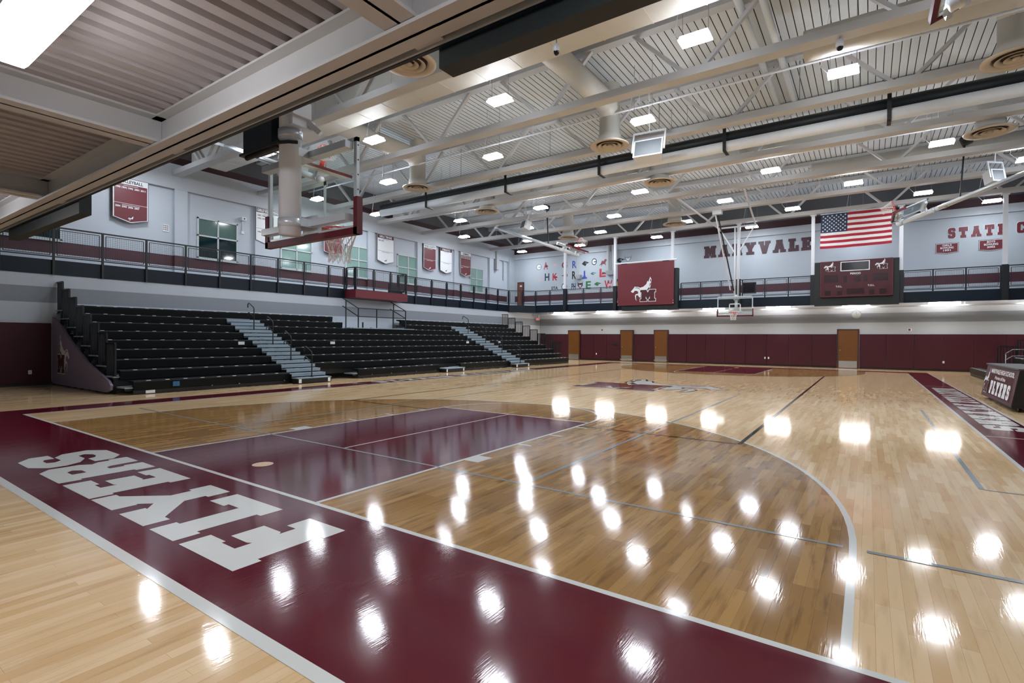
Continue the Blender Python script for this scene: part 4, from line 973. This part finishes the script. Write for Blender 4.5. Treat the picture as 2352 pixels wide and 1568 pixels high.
for a in (('ring', -15.47, 7.23, .5, .5, 'gray', 'pale grey ring decal, first in the top row of school decals'), ('A', -14.84, 7.29, .38, .58, 'red', 'red letter A decal in the top row, next to the grey ring', 'navy'), ('bird', -14.04, 7.28, .6, .2, 'pink', 'faint pale red streak decal in the top row beside the letter A'),
          ('C', -13.18, 7.22, .48, .52, 'maroon', 'red and dark slanted letter C decal in the top row', 'black'), ('R', -12.32, 7.2, .36, .56, 'blue', 'blue script letter decal in the top row'), ('bird', -11.39, 7.2, .62, .48, 'black', 'dark eagle-like decal in the top row right of the blue letter', 'gray'),
          ('ring', -10.68, 7.28, .42, .5, 'navy', 'round dark capped face-shaped decal in the top row'), ('horse', -9.97, 7.16, .6, .62, 'maroon', 'dark running horse-shaped decal at the right of the top row'), ('bird', -8.62, 7.21, .7, .46, 'black', 'black decal behind the white column at the maroon panel'), ('shield', -8.05, 7.3, .55, .5, 'gray', 'grey decal above the left corner of the maroon panel'),
          ('bird', -15.28, 6.2, .42, .26, 'pink', 'small faint red decal at the left of the middle row', 'gray'), ('H', -14.72, 6.39, .42, .58, 'navy', 'dark navy letter H decal in the middle row'), ('K', -14.01, 6.37, .42, .56, 'red', 'red letter K decal in the middle row', 'maroon'), ('arrow', -13.19, 6.42, .58, .4, 'maroon', 'dark red arrowhead decal in the middle row', 'red'),
          ('R', -12.35, 6.4, .34, .6, 'black', 'black letter R decal in the middle row'), ('tower', -11.47, 6.38, .42, .64, 'blue', 'blue and white tower decal in the middle row'), ('bird', -10.74, 6.41, .5, .28, 'teal', 'small teal bird-shaped decal in the middle row', 'white'), ('L', -10.0, 6.41, .5, .62, 'red', 'red letter L decal at the right of the middle row', 'maroon'),
          ('STA', -14.03, 5.5, .6, .24, 'black', 'black STA lettering decal in the bottom row'), ('sun', -13.18, 5.57, .56, .6, 'navy', 'white and navy sunburst decal in the bottom row'), ('PH', -12.38, 5.53, .36, .5, 'navy', 'navy PH lettering decal in the bottom row behind the column'), ('shield', -11.82, 5.61, .42, .58, 'black', 'black shield-shaped decal in the bottom row', 'pink'),
          ('E', -11.14, 5.58, .42, .58, 'green', 'green letter E decal in the bottom row'), ('bird', -10.38, 5.62, .6, .36, 'green', 'green and gold bird-shaped decal in the bottom row', 'gold'), ('W', -9.54, 5.54, .62, .62, 'red', 'red letter W decal in the bottom row', 'pink'), ('disc', -8.75, 5.57, .62, .68, 'black', 'black and gold disc decal beside the maroon panel', 'gold')):
    decal(*a)
# grey downpipes on the far upper wall
for x, x2, zb, lb in ((-9.45, -9.05, 6.5, 'pair of grey square downpipes between the decals and the maroon panel'), (-11.92, -11.82, 6.35, 'slim pair of white conduits right of the leftmost column')):
    mb = MB(); r = .11 if x2-x > .2 else .025
    for xx in (x, x2): mb.tube([(xx, YF-.27, zb), (xx, YF-.27, 8.3)], r, 14)
    mb.hexa([(x-.1, YF-.3, zb-.3), (x2+.1, YF-.3, zb-.3), (x2+.1, YF-.005, zb-.3), (x-.1, YF-.005, zb-.3), (x-.18, YF-.4, zb), (x2+.18, YF-.4, zb), (x2+.18, YF-.005, zb), (x-.18, YF-.005, zb)])
    tag(mb.build('downpipe', STEELG), lb, 'pipe')

# ------------------------------------------------------------------ far wall doors and pads
def door(n, x0, x1, bar):
    d = B(x0-.07, x1+.07, YF-.12, YF-.001, 0, 2.22).build('door_%d' % n, FRAMEM, kind='structure')
    lf = B(x0, x1, YF-.135, YF-.12, .02, 2.15).build('door_leaf', DOORM, d)
    B(x0+.03, x1-.03, YF-.142, YF-.135, .03, .42).build('kick_plate', KICK, lf)
    if bar: MB().tube([(x0-.02, YF-.22, .14), (x1+.05, YF-.22, .14)], .02, 8).build('floor_bar', CHROME, d)
    MB().lathe([(0, .03), (.03, .02), (.03, -.02), (0, -.03)], (x0+.09, YF-.16, 1.02), 12).build('door_knob', CHROME, lf)
door(1, -12.7, -11.82, False); door(2, -8.48, -7.63, True); door(3, -6.03, -5.17, True); door(4, 4.66, 5.58, False)
d = B(-17.45, -16.85, YF-.1, YF-.001, ZF, 6.12).build('door_5', FRAMEM, kind='structure'); lf = B(-17.38, -16.92, YF-.115, YF-.1, ZF+.02, 6.04).build('door_leaf', M('dark_brown_door', '#6b3f2c', .4), d)
B(-17.2, -17.0, YF-.12, YF-.115, 5.75, 5.85).build('door_sign', SIGNW, lf)
pi = 0
def pad(x0, x1, label, y=None):
    t = thing('wall_pad', label, 'wall pad', ((x0+x1)/2, YF-.03, .1), 'maroon wall pads')
    MB().prism([(x0+.006, YF-.001), (x0+.006, YF-.05), (x0+.02, YF-.062), (x1-.02, YF-.062), (x1-.006, YF-.05), (x1-.006, YF-.001)], 'z', .1, 1.93).build('cushion', PADM, t)
    B(x0, x1, YF-.03, YF-.001, .0, .1).build('base_strip', PADB, t)
segs = [(-15.3, -12.79, 'left of the leftmost door'), (-11.73, -8.57, 'between the leftmost and second doors'), (-7.54, -6.12, 'between the second and third doors'), (-5.08, 4.57, 'between the third and fourth doors'), (5.67, 15.3, 'right of the fourth door')]
for a, b_, ds in segs:
    n = max(1, round((b_-a)/1.2))
    for i in range(n): pad(a+(b_-a)*i/n, a+(b_-a)*(i+1)/n, 'maroon wall pad %s, %s from the left of its run' % (ds, ORD[i]))
for i in range(4):
    y1 = 2.26-1.22*i; y0 = y1-1.21
    t = thing('wall_pad', 'maroon wall pad on the left wall, %s from the bleacher end panel' % ORD[i], 'wall pad', (-XW+.03, (y0+y1)/2, .1), 'maroon wall pads')
    MB().prism([(-XW+.001, y0), (-XW+.05, y0), (-XW+.062, y0+.012), (-XW+.062, y1-.012), (-XW+.05, y1), (-XW+.001, y1)], 'z', .1, 1.95).build('cushion', PADM, t)
    B(-XW+.001, -XW+.03, y0, y1, 0, .1).build('base_strip', PADB, t)
B(-XW+.001, -XW+.02, 2.27, 27.5, 0, .1).build('baseboard_left', PADB, kind='structure')
def outlet(label, x, y, z, side):
    t = thing('wall_outlet', label, 'outlet', (x, y, z), 'white wall outlets')
    if side == 'x': B(x, x+.012, y-.04, y+.04, z, z+.12).build('cover_plate', SIGNW, t); B(x+.012, x+.015, y-.015, y+.015, z+.03, z+.09).build('socket', STEELG, t)
    else: B(x-.04, x+.04, y-.012, y, z, z+.12).build('cover_plate', SIGNW, t); B(x-.015, x+.015, y-.015, y-.012, z+.03, z+.09).build('socket', STEELG, t)
outlet('white outlet on the maroon pads at the left frame edge', -XW+.063, 1.75, .36, 'x')
for x, lb in ((-10.42, 'white outlet low on the pads between the two leftmost doors'), (.86, 'left one of two white outlets under the far hoop'), (1.06, 'right one of two white outlets under the far hoop'), (9.3, 'white outlet low on the pads right of the fourth door')): outlet(lb, x, YF-.063, .42, 'y')
t = thing('alarm_box', 'small red fire alarm box on the white wall right of the fourth door', 'fire alarm', (7.9, YF-.05, 2.1)); B(7.8, 7.98, YF-.05, YF-.001, 2.1, 2.24).build('case', SIGNW, t); B(7.83, 7.93, YF-.055, YF-.05, 2.12, 2.22).build('alarm_face', SIGNM, t)
t = thing('alarm_box', 'small grey alarm box on the white wall above the pads between the leftmost doors', 'fire alarm', (-9.98, YF-.05, 2.15)); B(-10.07, -9.9, YF-.05, YF-.001, 2.15, 2.32).build('case', STEELG, t); B(-10.03, -9.94, YF-.055, YF-.05, 2.18, 2.28).build('alarm_face', SIGNK, t)
t = thing('door_closer_box', 'black box fixed to the pads left of the second door', 'wall box', (-8.85, YF-.1, 1.15)); B(-9.05, -8.75, YF-.12, YF-.064, 1.15, 1.28).build('case', BLACKM, t)
t = thing('wall_clock', 'round grey wall clock high on the grey band under the scoreboard', 'clock', (5.5, YF-.05, 3.04), local=True)
cw = lambda r, y0, y1: MB().prism([(r*math.cos(2*PI*i/32), r*math.sin(2*PI*i/32)) for i in range(32)], 'y', y0, y1)
cw(.25, -.03, .049).build('case', CHROME, t); cw(.21, -.036, -.03).build('dial', STEELG, t); mb = MB(); mb.bar((0, -.04, 0), (.12, -.04, .03), .02, .006); mb.bar((0, -.04, 0), (.0, -.04, .16), .014, .006); mb.build('hands', SIGNK, t)
t = thing('exit_sign', 'red EXIT sign under the walkway in the far left corner', 'exit sign', (-15.05, 31.2, 2.98)); B(-15.2, -14.9, 31.17, 31.23, 2.98, 3.16).build('case', SIGNW, t); MB().text('EXIT', (-15.16, 31.168, 3.01), X_, Z_, .22, .12, bold=.02).build('lettering', REDL, t)
MB().tube([(-15.05, 31.2, 3.16), (-15.05, 31.2, 3.8)], .012, 6).build('stem', CHROME, t)
t = thing('alarm_sign', 'small red and white alarm sign on the left upper wall beside the first volleyball banner', 'sign', (-XU+.02, 6.55, 5.95)); B(-XU+.001, -XU+.03, 6.45, 6.68, 5.9, 6.2).build('case', SIGNW, t)
mb = MB()
for i in range(3): mb.text('FIRE', (-XU+.032, 6.47, 6.11-.08*i), Y_, Z_, .19, .055, bold=.02)
mb.build('lettering', SIGNM, t)
t = thing('wall_camera', 'white camera on the left upper wall above the first window', 'security camera', (-XU+.1, 9.75, 7.0)); B(-XU+.001, -XU+.2, 9.65, 9.85, 6.95, 7.1).build('housing', WHITEM, t); B(-XU+.2, -XU+.205, 9.72, 9.78, 6.99, 7.06).build('lens', SIGNK, t)
MB().tube([(-XU+.03, 9.75, 6.95), (-XU+.03, 9.75, 6.45)], .02, 6).build('conduit', WHITEM, t); B(-XU+.001, -XU+.06, 9.69, 9.81, 6.35, 6.47).build('junction_box', WHITEM, t)

# ------------------------------------------------------------------ left upper wall: windows and banners
def window(n, y0, y1, z0=4.97, z1=6.75):
    x = -XU; f = .06; ym = (y0+y1)/2; zm = z0+(z1-z0)*.56
    fr = MB()
    for a, b_, c_, e in ((y0, y0+f, z0, z1), (y1-f, y1, z0, z1), (y0, y1, z0, z0+f), (y0, y1, z1-f, z1), (ym-f/2, ym+f/2, z0, z1), (y0, y1, zm-f/2, zm+f/2)): fr.box(x+.002, x+.07, a, b_, c_, e)
    w_ = fr.build('window_%d' % n, WFRAME, kind='structure')
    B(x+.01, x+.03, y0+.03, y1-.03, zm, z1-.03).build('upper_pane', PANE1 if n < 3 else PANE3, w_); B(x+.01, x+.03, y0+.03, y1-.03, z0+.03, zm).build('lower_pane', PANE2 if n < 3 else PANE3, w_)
    B(x+.001, x+.1, y0-.03, y1+.03, z0-.04, z0).build('window_sill', WFRAME, w_)
for i, (a, b_) in enumerate(((1.5, 3.2), (7.77, 9.52), (11.63, 13.4), (15.5, 17.3), (19.35, 21.2), (26.4, 28.0))): window(i+1, a, b_)
def banner(y0, y1, maroon, title, rows_, label, z1=7.72, z0=5.98):
    t = thing('wall_banner', label, 'banner', (-XU+.02, (y0+y1)/2, z0), 'pennant banners on the left upper wall'); ym = (y0+y1)/2
    fc, ink, hd, hi = (SIGNM, SIGNW, SIGNW, SIGNK) if maroon else (SIGNW, SIGNK, SIGND, SIGNW)
    sh = lambda e: [(y0+e, z0+.18+e*.4), (ym, z0+e), (y1-e, z0+.18+e*.4), (y1-e, z1-e), (y0+e, z1-e)]
    MB().flat([sh(0)], (-XU+.16, 0, 0), Y_, Z_, 1, 1, 0, .012).build('border', SIGNK, t)
    MB().flat([sh(.018)], (-XU+.174, 0, 0), Y_, Z_).build('white_line', SIGNW, t); MB().flat([sh(.05)], (-XU+.176, 0, 0), Y_, Z_).build('cloth', fc, t)
    hb = MB().flat([R_(y0+.03, y1-.03, z1-.24, z1-.03)], (-XU+.178, 0, 0), Y_, Z_).build('header', hd, t)
    w_ = min(y1-y0-.12, .082*len(title)); MB().text(title, (-XU+.18, ym-w_/2, z1-.2), Y_, Z_, w_, .13, bold=.03).build('lettering', hi, hb)
    mb = MB()
    for z, yrs in rows_:
        n = len(yrs); st = (y1-y0-.16)/max(5, n)
        for i, s_ in enumerate(yrs): mb.text(s_, (-XU+.179, y0+.09+st*i, z1-z), Y_, Z_, st*.8, .075, bold=.03)
    mb.flat([R_(y0+.04, y1-.04, z1-1.0, z1-.988)], (-XU+.179, 0, 0), Y_, Z_)
    mb.flat([R_(ym-.25, ym+.25, z1-.3, z1-.285), R_(ym-.3, ym+.3, z1-1.06, z1-1.045)], (-XU+.179, 0, 0), Y_, Z_)
    mb.build('lettering', ink, t)
    MB().flat([[(a*.22, b2*.22) for a, b2 in PEG]], (-XU+.179, ym-.1, z0+.08), Y_, Z_).build('small_emblem', ink, t)
    return t
Y5 = ['1990', '1991', '1992', '2001', '2011']
banner(4.67, 5.88, True, 'VOLLEYBALL', [(.42, Y5), (1.16, ['2004', '2005', '2006', '2007'])], 'maroon pennant banner headed VOLLEYBALL, beside the walkway edge at left')
banner(10.3, 11.55, False, 'GIRLS VOLLEYBALL', [(.42, ['1987', '1989', '1990']), (.56, ['1992', '1993', '2000']), (1.2, ['1993'])], 'white pennant banner headed GIRLS VOLLEYBALL, partly behind the near backboard')
banner(14.0, 15.22, True, 'SOCCER', [(.42, ['2002', '2004'])], 'maroon pennant banner seen through the near hoop net')
banner(17.65, 18.95, False, 'GIRLS TENNIS', [(.42, ['2000', '2001'])], 'white pennant banner headed GIRLS TENNIS, right of the near backboard')
banner(21.5, 22.7, True, 'CROSS COUNTRY', [(.42, [])], 'maroon pennant banner left of the GYMNASTICS banner')
banner(23.1, 24.3, False, 'GYMNASTICS', [(.42, [])], 'white pennant banner headed GYMNASTICS, between two maroon banners')
banner(25.2, 26.4, True, 'SWIMMING', [(.36, ['1990', '1991', '1992', '1993', '1994']), (.46, ['1995', '1996', '1997', '1998', '1999']), (1.16, ['1991'])], 'maroon pennant banner with two rows of years, nearest the far corner')
t = thing('wall_downpipe', 'grey duct box high on the left upper wall near the far corner', 'pipe', (-XU+.2, 27.4, 6.6)); MB().box(-XU+.02, -XU+.3, 29.4, 29.75, 6.9, 8.6).build('duct_box', STEELG, t); MB().tube([(-XU+.1, 30.6, 6.2), (-XU+.1, 30.6, 8.6)], .05, 8).build('pipe', STEELG, t)

# ------------------------------------------------------------------ scorers table
t = thing('scorers_table', 'maroon and black scorers table reading MARYVALE HIGH SCHOOL FLYERS', 'table', (9.0, 14.6, 0))
y0, y1 = 12.75, 16.45; zb, zt = .09, .93
MB().hexa([(8.7, y0, zb), (9.4, y0, zb), (9.4, y1, zb), (8.7, y1, zb), (8.84, y0, zt), (9.4, y0, zt), (9.4, y1, zt), (8.84, y1, zt)]).build('body', BLACKM, t)
B(8.8, 9.5, y0-.02, y1+.02, zt, zt+.035).build('table_top', DARKG, t)
ex = Vector((0, -1, 0)); ey = Vector((.14, 0, zt-zb)).normalized(); O = Vector((8.7, y1, zb)); H = math.hypot(.14, zt-zb); fo = O+Vector((-.012, 0, 0))
fp_ = MB().flat([R_(.02, y1-y0-.02, .02, H-.02)], O, ex, ey, 1, 1, .001, .01).build('front_panel', MBAND, t)
MB().flat([R_(.62, y1-y0-.3, .09, H-.06)], O, ex, ey, 1, 1, .012).build('panel_field', SIGND, fp_)
MB().text('MARYVALE HIGH SCHOOL', O+ex*.75+ey*(H-.2), ex, ey, 2.6, .12, .014, bold=.03).build('lettering', SIGNW, fp_)
MB().text('Home of the', O+ex*1.35+ey*(H-.34), ex, ey, 1.2, .09, .014, bold=.02).build('lettering', SIGNW, fp_)
mb = MB(); slab_word(mb, 'FLYERS', O+ex*.95+ey*.12, ex, ey, 2.3, .34, .014, 2.0); mb.build('lettering', SIGNW, fp_)
emblem(fp_, O+ex*.02+ey*.1, ex, ey, .72, False, (SIGNW, SIGND, SIGNW, SIGNK), .016)
for yy in (y0+.15, y1-.15):
    for x in (8.85, 9.3): MB().tube([(x-.02, yy, .045), (x+.02, yy, .045)], .045, 14).build('caster', SEATF, t)
B(9.0, 9.2, y0-.005, y0, .5, .62).build('end_label', SIGNW, t)
mb = MB()
for z in (.0, .2):
    mb.tube([(9.6, 19.0, 1.0+z), (9.75, 19.0, 1.12+z), (10.4, 19.0, 1.14+z)], .012, 8)
mb.tube([(9.6, 19.0, 0), (9.6, 19.0, 1.2)], .012, 8); mb.tube([(10.4, 19.0, 0.0), (10.4, 19.0, 1.34)], .012, 8)
tag(mb.build('handrail', CHROME, smooth=True), 'grey handrail behind the scorers table at the right bleachers', 'handrail')

# ------------------------------------------------------------------ camera, world, view
cam = bpy.data.cameras.new('camera'); co = bpy.data.objects.new('camera', cam); C.objects.link(co)
yaw, pitch, roll = -.6032, -.0057, .0066
fw = Vector((math.sin(yaw)*math.cos(pitch), math.cos(yaw)*math.cos(pitch), math.sin(pitch)))
rt = Vector((math.cos(yaw), -math.sin(yaw), 0)); up = rt.cross(fw)
r3 = rt*math.cos(roll)+up*math.sin(roll); u3 = up*math.cos(roll)-rt*math.sin(roll)
co.matrix_world = Matrix(((r3.x, u3.x, -fw.x, 6.0763), (r3.y, u3.y, -fw.y, -2.9764), (r3.z, u3.z, -fw.z, 1.5603), (0, 0, 0, 1)))
cam.sensor_width = 36; cam.lens = 1188.56/2352*36; cam.clip_start = .02; cam.clip_end = 200
sc.camera = co
w = bpy.data.worlds.new('world'); sc.world = w; w.use_nodes = True
w.node_tree.nodes['Background'].inputs[0].default_value = (.6, .7, .8, 1); w.node_tree.nodes['Background'].inputs[1].default_value = .1
vs = sc.view_settings; vs.view_transform = 'Standard'; vs.look = 'None'; vs.exposure = .15; vs.gamma = 1; vs.use_curve_mapping = False
cy = sc.cycles; cy.max_bounces = 7; cy.diffuse_bounces = 4; cy.glossy_bounces = 4; cy.transparent_max_bounces = 10; cy.sample_clamp_indirect = 6
cy.use_denoising = True; cy.use_light_tree = True
